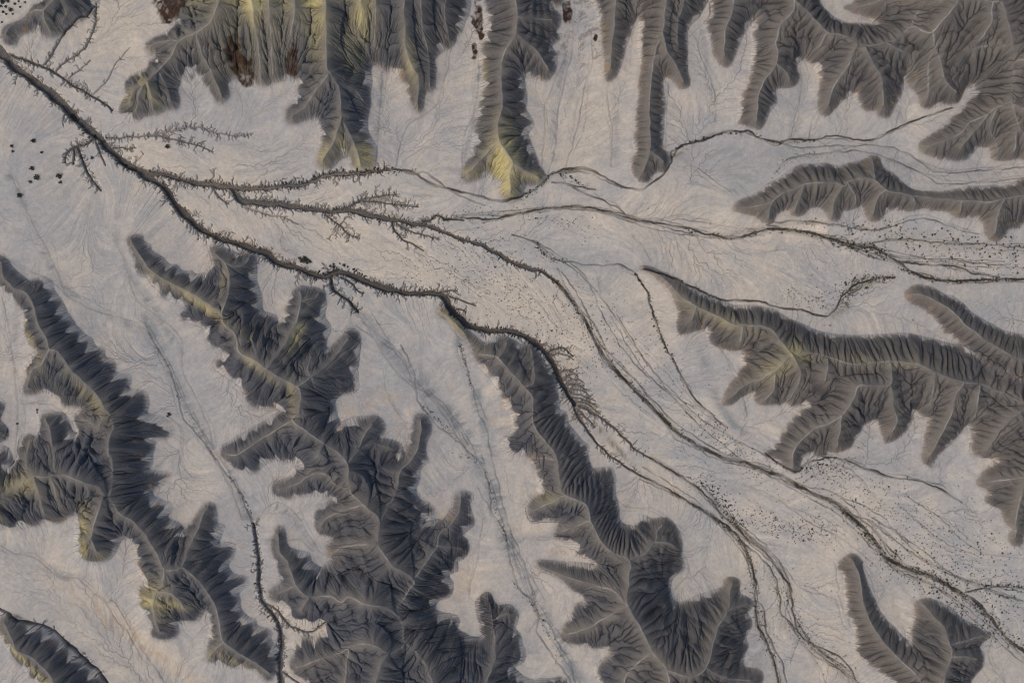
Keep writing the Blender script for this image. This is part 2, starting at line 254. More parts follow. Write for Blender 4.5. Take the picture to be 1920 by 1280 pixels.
THIN = [
 '1035,343 1060,345 1090,352 1116,356', '1075,352 1110,368 1150,385 1170,400',
 '833,413 870,408 920,412 960,403 1000,395 1040,390 1080,387 1120,393 1150,400 1180,410 1220,417 1280,426 1307,434 1337,442 1380,446 1410,438 1437,430',
 '905,418 940,410 985,400 1030,396', '850,405 900,402 940,406',
 '1220,416 1280,412 1330,420 1400,430 1437,428',
 '1437,430 1480,431 1520,438 1560,450 1600,460 1640,468 1680,490 1700,505 1730,520 1780,527 1840,525 1920,523 2000,520',
 '1625,462 1650,452 1700,449 1760,456 1830,458 1920,465 2000,470', '1437,423 1450,418 1490,415 1530,418 1580,425 1640,432 1700,415 1740,412 1790,430 1830,440',
 '1680,491 1740,497 1790,500 1820,512 1870,520', '1600,470 1640,485 1680,492',
 '1205,505 1240,515 1280,530 1310,545 1340,558 1362,563 1420,565 1450,575 1500,582 1540,592 1560,585 1575,560 1600,535 1640,523 1675,521',
 '960,440 1005,455 1025,480 1060,490 1110,497 1160,497 1190,512 1205,535', '1205,535 1215,555 1225,590 1235,620 1250,655 1270,690 1285,720 1310,755 1360,800',
 '1432,848 1455,866 1490,882 1510,867 1540,858 1570,857 1600,868 1640,883 1670,893 1720,900 1760,915 1800,940',
 '1500,905 1560,870 1600,885 1640,930', '1570,945 1600,965 1630,985 1660,1020 1690,1050',
 '1800,1110 1830,1102 1860,1098 1890,1097 1920,1101 2000,1105', '1860,1165 1855,1190 1848,1215 1855,1245 1880,1275 1900,1330',
 '1258,300 1275,276 1300,268 1323,263 1347,252 1370,247 1403,250 1423,260 1457,268 1480,263 1530,263 1560,256 1620,265 1650,258 1675,243 1720,225 1780,205',
 '1450,327 1470,305 1483,297 1530,290 1600,285 1640,292 1690,310 1730,330 1760,345 1820,345 1920,335 2000,325',
 '1457,268 1500,278 1570,275 1640,275 1690,285 1720,305 1760,325 1830,322 1920,315 2000,310',
 '1280,315 1300,312 1340,340 1370,362', '1185,440 1205,465 1220,490', '1340,230 1340,200 1335,160 1310,100 1312,60',
 '1480,263 1490,220 1500,170 1497,130', '1515,263 1520,230 1530,210', '1675,243 1685,200 1682,160 1676,138',
 '1790,195 1800,170 1795,140', '706,312 712,230 718,130 712,70 700,20', '743,313 752,270 770,233 817,200 840,130 850,75 860,65',
 '867,335 870,260 887,220 897,170 898,100', '1020,330 1016,300 1022,250 1022,200 1040,155 1060,110 1068,60', '1028,325 1040,283 1045,220 1057,160 1074,90 1070,10',
 '1060,317 1085,230 1095,170 1110,120 1108,60', '1145,313 1148,250 1140,200 1137,165', '1245,325 1248,230 1252,160',
 '450,560 440,590 410,610', '407,844 377,800 357,770 337,727 307,654 283,624 247,600 187,584 133,554 117,520 93,467 70,427 45,370 20,320',
 '135,560 100,525 50,505 10,482 -40,470', '203,1130 173,1105 147,1082 113,1080 67,1043 33,1036 0,1020 -60,1010', '345,1345 300,1260 265,1210 220,1130 200,1125 160,1085 120,1080',
 '270,1235 240,1180 220,1160 200,1125', '410,870 395,800 370,745 345,690 340,630 260,560 245,510 215,440', '477,975 520,940 560,965 600,1030 630,1043',
 '500,1010 560,1010 590,1030', '345,850 340,800 318,778', '34,980 36,940 33,872 38,760 22,620 10,560', '138,800 110,760 45,755', '815,1180 790,1150 800,1120',
 '905,1180 893,1130 880,1110 895,1050 905,980 915,950', '990,700 1000,780 1030,830', '815,790 790,740 740,690 700,630 678,592 655,580', '720,870 740,830 765,790', '760,860 765,800 730,745 720,690',
 '1400,865 1380,830 1340,790 1290,750 1250,700 1190,640 1160,600 1130,560 1120,520', '1100,860 1130,900 1170,945 1230,960 1280,1000', '1265,1100 1290,1060 1250,980',
 '855,620 868,670 880,700', '1400,780 1380,700 1345,650', '1560,1050 1566,1080 1572,1120 1590,1170', '1470,1060 1500,1100 1560,1120 1575,1160 1590,1180', '1480,1240 1500,1200 1540,1260 1560,1340',
 '1640,1130 1632,1090 1610,1050', '1390,905 1450,930 1520,980 1580,1010 1640,1060', '1700,930 1760,970 1830,1030 1920,1045', '1690,950 1760,1010 1830,1040',
]
DARKCH = {0: .7, 1: .6, 2: .8, 6: 1., 7: .5, 8: .45, 9: .8, 10: .4, 11: .9, 12: .5, 13: .7, 14: .7, 3: .35, 4: .35, 16: .5, 17: .6, 19: .8, 20: .4, 21: .4}
_r = np.random.default_rng(3)
for w_, n_, a in ((8, 5, '1045,530 1070,560 1090,590 1110,625 1130,665 1160,700 1190,730 1230,770 1270,810 1320,840 1360,858 1430,880 1500,912 1570,945 1640,1015 1680,1055 1760,1085 1850,1150 1920,1220 1990,1270'), (9, 4, '1200,890 1250,915 1300,945 1340,970 1385,1010 1405,1050 1415,1090 1414,1130 1420,1170 1450,1240 1470,1340'),
        (12, 5, '1300,910 1335,940 1385,990 1440,1040 1477,1093 1487,1153 1520,1203 1600,1266 1640,1340'), (16, 4, '1560,930 1640,970 1720,1030 1800,1080 1900,1120 1990,1150'), (10, 4, '1437,430 1520,440 1600,462 1680,480 1780,490 1880,495 1990,500'), (16, 4, '1000,455 1090,520 1150,600 1210,690 1300,770 1400,840 1440,860'),
        (9, 4, '900,412 960,404 1040,392 1120,396 1220,418 1337,440 1437,432'), (7, 3, '945,378 1010,352 1047,325 1100,320 1165,350'), (14, 5, '900,850 925,920 945,990 970,1060 1010,1130 1050,1200 1090,1290'), (18, 5, '680,600 740,660 780,720 830,770 880,840 905,880'), (16, 4, '860,640 885,710 905,790 925,850'), (13, 4, '280,600 320,690 360,770 400,840 440,900 470,970')):
    pts = P(a); pal_ = a.startswith(('900,850', '680', '860', '280'))
    for c in range(n_):
        o = np.cumsum(_r.normal(0, 1, pts.shape), 0); o = (o - o.mean(0)) * w_ * .55; i0 = _r.integers(0, 3); i1 = len(pts) - _r.integers(0, 3)
        q = (pts + o)[i0:i1]
        if len(q) > 1: ch('', 1.8, 1.2, .05, .34 if pal_ else .55, 0, ' '.join('%.1f,%.1f' % tuple(v) for v in q))
for i, a in enumerate(THIN):
    k = DARKCH.get(i, .2)
    ch('', 1.6 + 2.2 * k, 1.3 + 1.4 * k, .06 + .2 * k, min(1, k * 1.15), 0, a)
    pts = P(a)
    for c in range(2 if k < .35 else 2):                     # wandering side strands of each wash
        o = _r.normal(0, 1, pts.shape) * (7 if k < .35 else 4.5); o[0] *= .2; o[-1] *= .6
        i0 = _r.integers(0, max(1, len(pts) - 2)); q = (pts + o)[i0:]
        if len(q) > 1: ch('', 1.5, 1.1, .04, k * (.7 if k < .35 else .6), 0, ' '.join('%.1f,%.1f' % tuple(v) for v in q))

# broad washes: (width, strength, kind, points); kind 0 grey sediment, 1 olive silt
WASHES = [(30, 1, 0, '660,590 730,640 780,700 830,760 880,820 905,870'), (20, 1, 0, '860,640 885,710 905,790 925,850'), (26, 1, 0, '895,850 925,920 945,990 970,1060 1010,1130 1050,1200 1090,1290'), (14, .8, 0, '815,960 810,1060 790,1110'), (18, .7, 0, '1150,990 1090,980 1010,1010 960,1010'),
          (24, .9, 0, '280,600 320,690 360,770 400,840 440,900 470,970'), (14, .7, 0, '20,330 60,400 100,500 150,560 260,620 320,690'), (18, .7, 0, '220,440 250,520 300,590 340,660'), (16, .8, 0, '480,930 540,960 590,1020'), (14, .6, 0, '40,560 30,680 45,760 36,860'), (20, .5, 0, '0,1030 80,1060 150,1100 230,1190 330,1290'),
          (12, .7, 0, '716,40 718,130 710,230 705,300'), (12, .6, 0, '840,110 800,200 750,270'), (10, .8, 0, '900,130 890,220 870,300'), (12, .7, 0, '1060,110 1040,200 1040,300'), (14, .6, 0, '1150,180 1155,260 1150,310'), (12, .6, 0, '1315,60 1330,160 1340,230'), (10, .5, 0, '1500,140 1500,220 1480,265'),
          (40, .5, 0, '1300,300 1400,330 1370,370'), (16, .7, 0, '1310,640 1330,720 1370,790 1430,840'), (26, .5, 0, '1520,880 1640,860 1760,910'), (30, .5, 0, '1260,310 1340,290 1450,290 1600,290 1750,320 1900,325'), (20, .5, 0, '1000,455 1060,490 1190,505'),
          (9, .9, 1, '1045,530 1070,560 1090,590 1110,625 1130,665 1160,700 1190,730 1230,770 1270,810 1320,840 1360,858 1430,880 1500,912 1570,945 1640,1015 1680,1055 1760,1085 1850,1150 1920,1220 1990,1270'), (9, .9, 1, '1120,800 1200,885 1250,915 1300,945 1340,970 1385,1010 1405,1050 1415,1090 1414,1130 1420,1170 1450,1240 1470,1340'),
          (8, .9, 1, '1220,858 1280,895 1335,940 1385,990 1440,1040 1477,1093 1487,1153 1520,1203 1600,1266'), (14, .7, 1, '1310,915 1345,950 1385,1000'), (12, .6, 1, '1440,1050 1460,1120 1480,1180 1560,1240 1620,1320'), (12, .6, 1, '1425,1120 1440,1200 1465,1290'), (22, .4, 1, '1590,970 1680,1060 1790,1110 1900,1220'),
          (14, .6, 1, '1560,450 1600,460 1640,468 1690,498 1740,522 1800,526 1960,522'), (16, .7, 1, '1675,521 1610,535 1585,570 1560,590'), (24, .35, 1, '1640,440 1760,456 1960,470'), (8, .5, 1, '830,414 960,403 1080,388 1220,417 1337,442 1437,430 1560,448'), (6, .5, 1, '1437,425 1530,418 1640,432'), (7, .6, 1, '960,378 1010,352 1047,325 1100,320'), (7, .6, 1, '1258,298 1347,252 1457,268 1530,263')]
# ------------------------------------------------------------------ terrain computation
G = 1.05                                # grid step in traced units
X0, Y0, X1, Y1 = -130, -110, 2050, 1390
NX, NY = int((X1 - X0) / G) + 1, int((Y1 - Y0) / G) + 1
gx = X0 + G * np.arange(NX, dtype=np.float32); gy = Y0 + G * np.arange(NY, dtype=np.float32)
XX, YY = np.meshgrid(gx, gy)
rng = np.random.default_rng(7)
def vnoise(wl, seed, ax=None, ay=None):                    # smooth value noise, wavelength in traced units
    r = np.random.default_rng(seed)
    px = (XX if ax is None else ax) - X0; py = (YY if ay is None else ay) - Y0
    u = px / wl + 8; v = py / wl + 8
    nx, ny = int(u.max()) + 12, int(v.max()) + 12
    L = r.random((ny, nx)).astype(np.float32) * 2 - 1
    iu = np.floor(u).astype(np.int32); iv = np.floor(v).astype(np.int32)
    fu = u - iu; fv = v - iv
    fu = fu * fu * (3 - 2 * fu); fv = fv * fv * (3 - 2 * fv)
    iu = np.clip(iu, 0, nx - 2); iv = np.clip(iv, 0, ny - 2)
    return ((L[iv, iu] * (1 - fu) + L[iv, iu + 1] * fu) * (1 - fv) + (L[iv + 1, iu] * (1 - fu) + L[iv + 1, iu + 1] * fu) * fv).astype(np.float32)
def fbm(wl, seed, n=4, g=.5):
    o = 0; a = 1; t = 0
    for k in range(n): o = o + a * vnoise(wl / 2 ** k, seed + 17 * k); t += a; a *= g
    return o / t
def blur(a, r):                                             # separable gaussian, radius (sigma) in cells
    n = int(3 * r) + 1; k = np.exp(-.5 * (np.arange(-n, n + 1) / r) ** 2); k = (k / k.sum()).astype(np.float32)
    p = np.pad(a, ((n, n), (0, 0)), 'edge'); o = sum(k[i] * p[i:i + a.shape[0]] for i in range(2 * n + 1))
    p = np.pad(o, ((0, 0), (n, n)), 'edge'); return sum(k[i] * p[:, i:i + a.shape[1]] for i in range(2 * n + 1)).astype(np.float32)
def bigblur(a, r, f=4):                                     # wide blur on a reduced grid
    h, w_ = (a.shape[0] // f) * f, (a.shape[1] // f) * f
    c = a[:h, :w_].reshape(h // f, f, w_ // f, f).mean((1, 3)); c = blur(c, r / f)
    return resize(c, a.shape)
def resize(c, shape):
    yi = np.clip((np.arange(shape[0]) + .5) * c.shape[0] / shape[0] - .5, 0, c.shape[0] - 1.001)
    xi = np.clip((np.arange(shape[1]) + .5) * c.shape[1] / shape[1] - .5, 0, c.shape[1] - 1.001)
    y0 = yi.astype(int); x0 = xi.astype(int); fy = (yi - y0)[:, None]; fx = (xi - x0)[None]
    return ((c[y0][:, x0] * (1 - fx) + c[y0][:, x0 + 1] * fx) * (1 - fy) + (c[y0 + 1][:, x0] * (1 - fx) + c[y0 + 1][:, x0 + 1] * fx) * fy).astype(np.float32)
def sm(a, b, x): t = np.clip((x - a) / (b - a), 0, 1); return t * t * (3 - 2 * t)
def spline(p, step=1.5, closed=False):
    n = len(p); out = []
    for i in range(n if closed else n - 1):
        p1, p2 = p[i], p[(i + 1) % n]
        p0 = p[i - 1] if (closed or i > 0) else 2 * p1 - p2
        p3 = p[(i + 2) % n] if (closed or i < n - 2) else 2 * p2 - p1
        m = max(2, int(np.hypot(*(p2 - p1)) / step)); t = np.linspace(0, 1, m, endpoint=False)[:, None]
        out.append(.5 * (2 * p1 + (p2 - p0) * t + (2 * p0 - 5 * p1 + 4 * p2 - p3) * t * t + (3 * p1 - p0 - 3 * p2 + p3) * t ** 3))
    if not closed: out.append(p[-1:])
    return np.vstack(out)
def jfa(px, py):                                            # index of the nearest seed for every cell, and the distance
    idx = np.full((NY, NX), -1, np.int32)
    cx = np.clip(np.round((px - X0) / G).astype(int), 0, NX - 1); cy = np.clip(np.round((py - Y0) / G).astype(int), 0, NY - 1)
    idx[cy, cx] = np.arange(len(px))
    px = np.append(px, 1e6).astype(np.float32); py = np.append(py, 1e6).astype(np.float32)
    d = (XX - px[idx]) ** 2 + (YY - py[idx]) ** 2
    for st in (512, 256, 128, 64, 32, 16, 8, 4, 2, 1, 1):
        for dy in (-st, 0, st):
            for dx in (-st, 0, st):
                if dx == 0 and dy == 0: continue
                ys, yd = slice(max(0, dy), NY + min(0, dy)), slice(max(0, -dy), NY + min(0, -dy))
                xs, xd = slice(max(0, dx), NX + min(0, dx)), slice(max(0, -dx), NX + min(0, -dx))
                c = idx[ys, xs]; q = (XX[yd, xd] - px[c]) ** 2 + (YY[yd, xd] - py[c]) ** 2
                b = q < d[yd, xd]
                d[yd, xd][b] = q[b]; idx[yd, xd][b] = c[b]
    return idx, np.sqrt(d)
# hills: warped outlines -> label map
warpx = XX + 2.4 * vnoise(22, 1) + .8 * vnoise(8, 2); warpy = YY + 2.4 * vnoise(22, 3) + .8 * vnoise(8, 4)
LAB = np.zeros((NY, NX), np.int16)
for hi, (lab, out, cr) in enumerate(HILLS):
    o = spline(out, 5, True)
    bx0, bx1 = max(0, int((o[:, 0].min() - X0) / G) - 6), min(NX, int((o[:, 0].max() - X0) / G) + 6)
    by0, by1 = max(0, int((o[:, 1].min() - Y0) / G) - 6), min(NY, int((o[:, 1].max() - Y0) / G) + 6)
    wx, wy = warpx[by0:by1, bx0:bx1], warpy[by0:by1, bx0:bx1]
    ins = np.zeros(wx.shape, bool)
    for (ax, ay), (bx, by) in zip(o, np.roll(o, -1, 0)):
        if ay == by: continue
        r0 = np.searchsorted(gy[by0:by1], min(ay, by) - 6); r1 = np.searchsorted(gy[by0:by1], max(ay, by) + 6)
        yy, xx = wy[r0:r1], wx[r0:r1]
        ins[r0:r1] ^= ((ay > yy) != (by > yy)) & (xx < (bx - ax) * (yy - ay) / (by - ay) + ax)
    sub = LAB[by0:by1, bx0:bx1]; sub[ins & (sub == 0)] = hi + 1
edge = np.zeros_like(LAB, bool)
edge[:, 1:] |= LAB[:, 1:] != LAB[:, :-1]; edge[1:] |= LAB[1:] != LAB[:-1]
ey, ex = np.nonzero(edge)
_, D_O = jfa(gx[ex], gy[ey])                                # distance to the foot of the nearest hill
li_, _d = jfa(gx[ex], gy[ey])
lx = np.clip(ex[li_], 1, NX - 1); ly = np.clip(ey[li_], 1, NY - 1)
nl = np.maximum(np.maximum(LAB[ly, lx], LAB[ly, lx - 1]), LAB[ly - 1, lx])
LAB = np.where((LAB == 0) & (D_O < 3.0), nl, LAB).astype(np.int16)
edge = np.zeros_like(LAB, bool)
edge[:, 1:] |= LAB[:, 1:] != LAB[:, :-1]; edge[1:] |= LAB[1:] != LAB[:-1]
ey, ex = np.nonzero(edge)
_, D_O = jfa(gx[ex], gy[ey])
INS = LAB > 0
print('labels', time.time() - T0)
def samp(a, x, y):
    u = np.clip((x - X0) / G, 0, NX - 1.001); v = np.clip((y - Y0) / G, 0, NY - 1.001)
    i = u.astype(int); j = v.astype(int); fu = u - i; fv = v - j
    return (a[j, i] * (1 - fu) + a[j, i + 1] * fu) * (1 - fv) + (a[j + 1, i] * (1 - fu) + a[j + 1, i + 1] * fu) * fv
# crests: height from the distance to the foot, then moved to where the crest really stands under the camera
DS = np.where(INS, D_O, 0)
RIDGE = np.zeros((NY, NX), np.float32); rpx, rpy, rpz, rps = [], [], [], []
for lab, out, crs in HILLS:
    for ci, c in enumerate(crs):
        p = spline(c, .8); q = p.copy()
        jit = np.cumsum(rng.normal(0, .35, p.shape), 0); k = np.hanning(31); k /= k.sum()
        if len(p) > 40:
            jit = np.stack([np.convolve(jit[:, a] - np.convolve(np.pad(jit[:, a], 30, 'edge'), np.ones(61) / 61, 'valid'), k, 'same') for a in (0, 1)], 1)
            p = p + np.clip(jit, -2.2, 2.2)
        z = np.zeros(len(p))
        for it in range(5):
            z = np.clip(.66 * G / G * S * (samp(DS, q[:, 0], q[:, 1]) * 1.0 + 4), .3, 17)
            n = min(41, max(3, len(z) // 3 * 2 + 1)); z = np.convolve(np.pad(z, n // 2, 'edge'), np.ones(n) / n, 'valid')[:len(z)]
            q[:, 0] = 960 + (p[:, 0] - 960) * (1 - z / CAM_H); q[:, 1] = 640 + (p[:, 1] - 640) * (1 - z / CAM_H)
        iy = np.round((q[:, 1] - Y0) / G).astype(int); ix = np.round((q[:, 0] - X0) / G).astype(int)
        ok = (iy > 0) & (iy < NY) & (ix > 0) & (ix < NX); iy, ix, z, q = iy[ok], ix[ok], z[ok], q[ok]; al = (np.arange(len(p)) * .8 + 37 * ci)[ok]
        ok = INS[iy, ix] & (D_O[iy, ix] > 3)
        np.maximum.at(RIDGE, (iy[ok], ix[ok]), z[ok].astype(np.float32)); rpx.append(q[ok, 0]); rpy.append(q[ok, 1]); rpz.append(z[ok]); rps.append(al[ok])
rpx, rpy, rpz, rps = map(np.concatenate, (rpx, rpy, rpz, rps))
ridx, D_R = jfa(rpx, rpy)                                   # distance to the nearest crest line
# membrane between crest and foot
def down(a, f, how):
    h, w_ = -(-a.shape[0] // f) * f, -(-a.shape[1] // f) * f
    b = np.pad(a, ((0, h - a.shape[0]), (0, w_ - a.shape[1])), 'edge').reshape(h // f, f, w_ // f, f); return getattr(b, how)((1, 3))
U = None
SRC = .0011 * S
for f in (16, 8, 4, 2, 1):
    R = down(RIDGE, f, 'max') if f > 1 else RIDGE; I = down(INS.astype(np.float32), f, 'mean') > .5 if f > 1 else INS
    fx_ = (R > 0) | ~I; val = np.where(R > 0, R, 0).astype(np.float32)
    U = np.zeros(R.shape, np.float32) if U is None else resize(U, R.shape)
    U = np.where(fx_, val, U)
    for it in range({16: 200, 8: 120, 4: 90, 2: 70, 1: 50}[f]):
        p = np.pad(U, 1, 'edge')
        n = .25 * (p[:-2, 1:-1] + p[2:, 1:-1] + p[1:-1, :-2] + p[1:-1, 2:]) + SRC * (f * G) ** 2
        U = np.where(fx_, val, n)
HH = U
lin = rpz[ridx] * D_O / (D_O + D_R + 1e-3)                   # plain straight slope
HH = np.where(INS, .72 * HH + .28 * np.minimum(lin, HH * 1.6), 0).astype(np.float32)
print('membrane', time.time() - T0)
# route the water: priority flood from channels and border, then accumulate
def route(Z, sinks, eps=1e-4):
    W = Z.shape[1]; z = Z.ravel().tolist(); N = Z.size
    done = bytearray(N); heap = []; order = []; rec = [0] * N
    for i in np.nonzero(sinks.ravel())[0].tolist(): heap.append((z[i], i)); done[i] = 1; rec[i] = i
    heapq.heapify(heap); push, pop = heapq.heappush, heapq.heappop
    fil = z
    nb = (-1, 1, -W, W, -W - 1, -W + 1, W - 1, W + 1)
    while heap:
        zz, i = pop(heap); order.append(i)
        for d in nb:
            j = i + d
            if 0 <= j < N and not done[j]:
                done[j] = 1; rec[j] = i
                if fil[j] <= zz: fil[j] = zz + eps
                push(heap, (fil[j], j))
    return np.array(fil, np.float32).reshape(Z.shape), np.array(rec), order
# channels
cs, cz0 = [], []; allx, ally, alls = np.zeros(0), np.zeros(0), np.zeros(0)
CHS = []
for lab, w0, w1, dep, dark, fe, pts in CH:
    p = spline(pts, 1.5)
    if len(p) > 20:
        a = np.cumsum(rng.normal(0, .5, p.shape), 0); k = np.hanning(9); k /= k.sum()
        a = np.stack([np.convolve(a[:, q] - np.convolve(np.pad(a[:, q], 15, 'edge'), np.ones(31) / 31, 'valid'), k, 'same') for q in (0, 1)], 1)
        p = p + np.clip(a, -2.5, 2.5) * sm(0, 12, np.minimum(np.arange(len(p)), np.arange(len(p))[::-1]))[:, None]
    s = np.concatenate([[0], np.cumsum(np.hypot(*np.diff(p, axis=0).T))]); s0 = 0
    if len(allx):
        d = np.hypot(allx - p[0, 0], ally - p[0, 1]); j = d.argmin()
        s0 = alls[j]
    CHS.append(p); allx = np.append(allx, p[:, 0]); ally = np.append(ally, p[:, 1]); alls = np.append(alls, s + s0)
cidx, D_C = jfa(allx, ally)
# water on the flats runs along the traced channels: interpolate the distance upstream between them
CV = np.zeros((NY, NX), np.float32); ci_ = np.clip(((ally - Y0) / G).round().astype(int), 0, NY - 1); cj_ = np.clip(((allx - X0) / G).round().astype(int), 0, NX - 1)
np.maximum.at(CV, (ci_, cj_), np.minimum(alls, 3000).astype(np.float32) + 1)
U = None
for f in (16, 8, 4, 2):
    R = down(CV, f, 'max'); fx_ = R > 0
    U = np.full(R.shape, 600, np.float32) if U is None else resize(U, R.shape)
    for it in range({16: 400, 8: 200, 4: 120, 2: 60}[f]):
        p = np.pad(U, 1, 'edge'); U = np.where(fx_, R, .25 * (p[:-2, 1:-1] + p[2:, 1:-1] + p[1:-1, :-2] + p[1:-1, 2:]))
U = blur(resize(U, (NY, NX)), 3)
near = np.exp(-np.where(INS, 0, D_O) / 22)
EPR = .0007 * U + .005 * np.minimum(D_C, 200) + 1.0 * near            # real height of the flats
EPR = blur(EPR.astype(np.float32), 6); EPR -= EPR.min()
EP = .012 * U + .0035 * np.minimum(D_C, 200) + 1.6 * near              # steeper copy, used only to route the water
EP = blur(EP.astype(np.float32), 3)
# fill the hollows between traced channels so that all water can leave
f = 4; h_, w_ = (NY // f) * f, (NX // f) * f
co = (EP + 6 * sm(0, 8, np.where(INS, D_O, 0)))[:h_, :w_].reshape(h_ // f, f, w_ // f, f).min((1, 3)); sk = (D_C[:h_, :w_].reshape(h_ // f, f, w_ // f, f).min((1, 3)) < 2)
sk[0] = sk[-1] = True; sk[:, 0] = sk[:, -1] = True
fc, _, _ = route(co, sk, .035)
EP = EP + np.where(1, resize(blur(np.maximum(fc - co, 0), 1.2), EP.shape), 0)
EP = blur(EP.astype(np.float32), 3)
EP -= EP.min()
print('plain', time.time() - T0)
# flow direction of the smooth land, streaks drawn along it
BASE = EP + 1.4 * HH
gb = blur(BASE, 1.6); gy_, gx_ = np.gradient(gb); m = np.hypot(gx_, gy_) + 1e-6; dirx = (gx_ / m).astype(np.float32); diry = (gy_ / m).astype(np.float32)
rawf = rng.normal(0, 1, (NY, NX)).astype(np.float32)
def aniso(fields, steps, lens):
    tot = [f * 0 for f in fields]; cnt = [0] * len(fields)
    for sgn in (1, -1):
        x = np.tile(np.arange(NX, dtype=np.float32), (NY, 1)); y = np.tile(np.arange(NY, dtype=np.float32)[:, None], (1, NX))
        for k in range(steps):
            ix = np.clip(x + .5, 0, NX - 1).astype(np.int32); iy = np.clip(y + .5, 0, NY - 1).astype(np.int32); q = iy * NX + ix
            for i, f in enumerate(fields):
                if k < lens[i]: tot[i] += f.ravel()[q]; cnt[i] += 1
            x += sgn * dirx.ravel()[q] * 1.2; y += sgn * diry.ravel()[q] * 1.2
    return [t / c for t, c in zip(tot, cnt)]
def unit(a): return ((a - a.mean()) / a.std()).astype(np.float32)
arcs = rps[ridx].astype(np.float32) + 7 * vnoise(55, 71) + 2.5 * vnoise(16, 72)
per = 23.0 - 9 * sm(900, 1200, XX)
lobe = np.abs(np.sin(np.pi * arcs / per + 2 * vnoise(120, 73))) * (.75 + .25 * np.sin(arcs * .137))   # 0 in the gully between two spurlets, 1 on the spurlet
lobe2 = np.abs(np.sin(np.pi * arcs / 7.3 + 2 * vnoise(40, 74)))
fine, rib, streak, braid, lobe, lobe2 = aniso([rawf, vnoise(17, 61) + .55 * vnoise(8, 62), blur(rawf, 1.0), vnoise(9, 63) + .5 * vnoise(4, 64), lobe, lobe2], 30, [9, 22, 22, 30, 4, 3])
fine, rib, streak, braid = unit(fine), unit(rib), unit(streak), unit(braid)
print('streaks', time.time() - T0)
t = np.clip(D_O / (D_O + D_R + 1e-3), 0, 1)
bump = np.where(INS, np.minimum(t * 3.2, 1) * np.minimum((1 - t) * 2.2, 1), 0)
AMP = np.clip(HH * .155, 0, 1.25)
WID = sm(14, 34, D_O + D_R)
HH2 = HH + bump * (AMP * (-np.abs(rib) * .7 + .4) + 1.9 * AMP * WID * (lobe ** .9 - .65) + .2 * AMP * WID * (lobe2 - .6) + .05 * fine) + 0
scal = (9 + 9 * sm(1200, 900, XX)) * WID * (1 - lobe) ** 1.7 + 1.2 * np.clip(-rib, 0, 1.6) + 1.6 * WID * (1 - lobe2) + 1.1 * np.clip(-fine, 0, 2) + .5 * np.abs(rawf)                        # scalloped foot
HM = np.where(INS, sm(-.8, 2.4, D_O - scal * sm(2, 14, D_O + D_R) + 1.6), 0).astype(np.float32)
HM = np.maximum(HM, INS * sm(.80, .93, blur(INS.astype(np.float32), 6)) * sm(1790, 1830, XX) * sm(600, 640, YY) * sm(780, 740, YY)).astype(np.float32)
PL = EPR + .002 * streak * (.5 + .5 * vnoise(50, 93)) + .10 * fbm(60, 90, 4)
ROUTE = EP + HH2 + .03 * rawf + .05 * fbm(24, 91, 3)
ROUTE = ROUTE.astype(np.float32)
# carve channels + their feathered side gullies
CARVE = np.zeros((NY, NX), np.float32); BED = np.zeros_like(CARVE); DK = np.zeros_like(CARVE); CID = np.zeros((NY, NX), np.int16)
def stamp(ax, ay, bx, by, wd, dep, dark, cid=0, bank=1.6, bed=False):
    r = wd / 2 + bank + 1.2
    i0 = max(0, int((min(ax, bx) - r - X0) / G)); i1 = min(NX, int((max(ax, bx) + r - X0) / G) + 2)
    j0 = max(0, int((min(ay, by) - r - Y0) / G)); j1 = min(NY, int((max(ay, by) + r - Y0) / G) + 2)
    if i1 <= i0 or j1 <= j0: return
    x = XX[j0:j1, i0:i1] - ax; y = YY[j0:j1, i0:i1] - ay; dx, dy = bx - ax, by - ay
    tt = np.clip((x * dx + y * dy) / (dx * dx + dy * dy + 1e-9), 0, 1)
    d = np.hypot(x - tt * dx, y - tt * dy)
    c = np.clip((wd / 2 + bank - d) / bank, 0, 1)
    np.maximum(CARVE[j0:j1, i0:i1], dep * c, out=CARVE[j0:j1, i0:i1])
    k = np.clip((wd / 2 + (1.5 if bed and dep > 1 else 1.0) - d) / 1.3, 0, 1)
    if bed:
        ln_ = math.hypot(dx, dy) + 1e-6; nx_, ny_ = -dy / ln_, dx / ln_
        if ny_ < 0: nx_, ny_ = -nx_, -ny_
        d2 = np.hypot(x - tt * dx - nx_ * wd * .13, y - tt * dy - ny_ * wd * .13)
        b = np.clip((wd / 2 - .9 - d2) / 1.2, 0, 1)
        np.maximum(BED[j0:j1, i0:i1], b, out=BED[j0:j1, i0:i1])
        CID[j0:j1, i0:i1][d < wd / 2 + .8] = cid
    np.maximum(DK[j0:j1, i0:i1], dark * k, out=DK[j0:j1, i0:i1])
def walk(x, y, ang, ln, wd, dep, dark, depth=0):
    st = 2.0; n = max(2, int(ln / st)); a = ang
    for k in range(n):
        a = a + rng.normal(0, .28) + (ang - a) * .15
        nx_, ny_ = x + st * math.cos(a), y + st * math.sin(a); f = 1 - k / (n + 1)
        i, j = int((nx_ - X0) / G), int((ny_ - Y0) / G)
        if not (0 < i < NX and 0 < j < NY) or HM[j, i] > .5: return
        stamp(x, y, nx_, ny_, wd * f + .25, dep * (.35 + .65 * f), dark * (.45 + .55 * f), bank=1.1); x, y = nx_, ny_
        if depth < 2 and k > 0 and rng.random() < .42: walk(x, y, a + rng.choice([-1, 1]) * rng.uniform(.5, 1.0), ln * (1 - k / n) * rng.uniform(.35, .7), wd * .7, dep * .7, dark * .9, depth + 1)
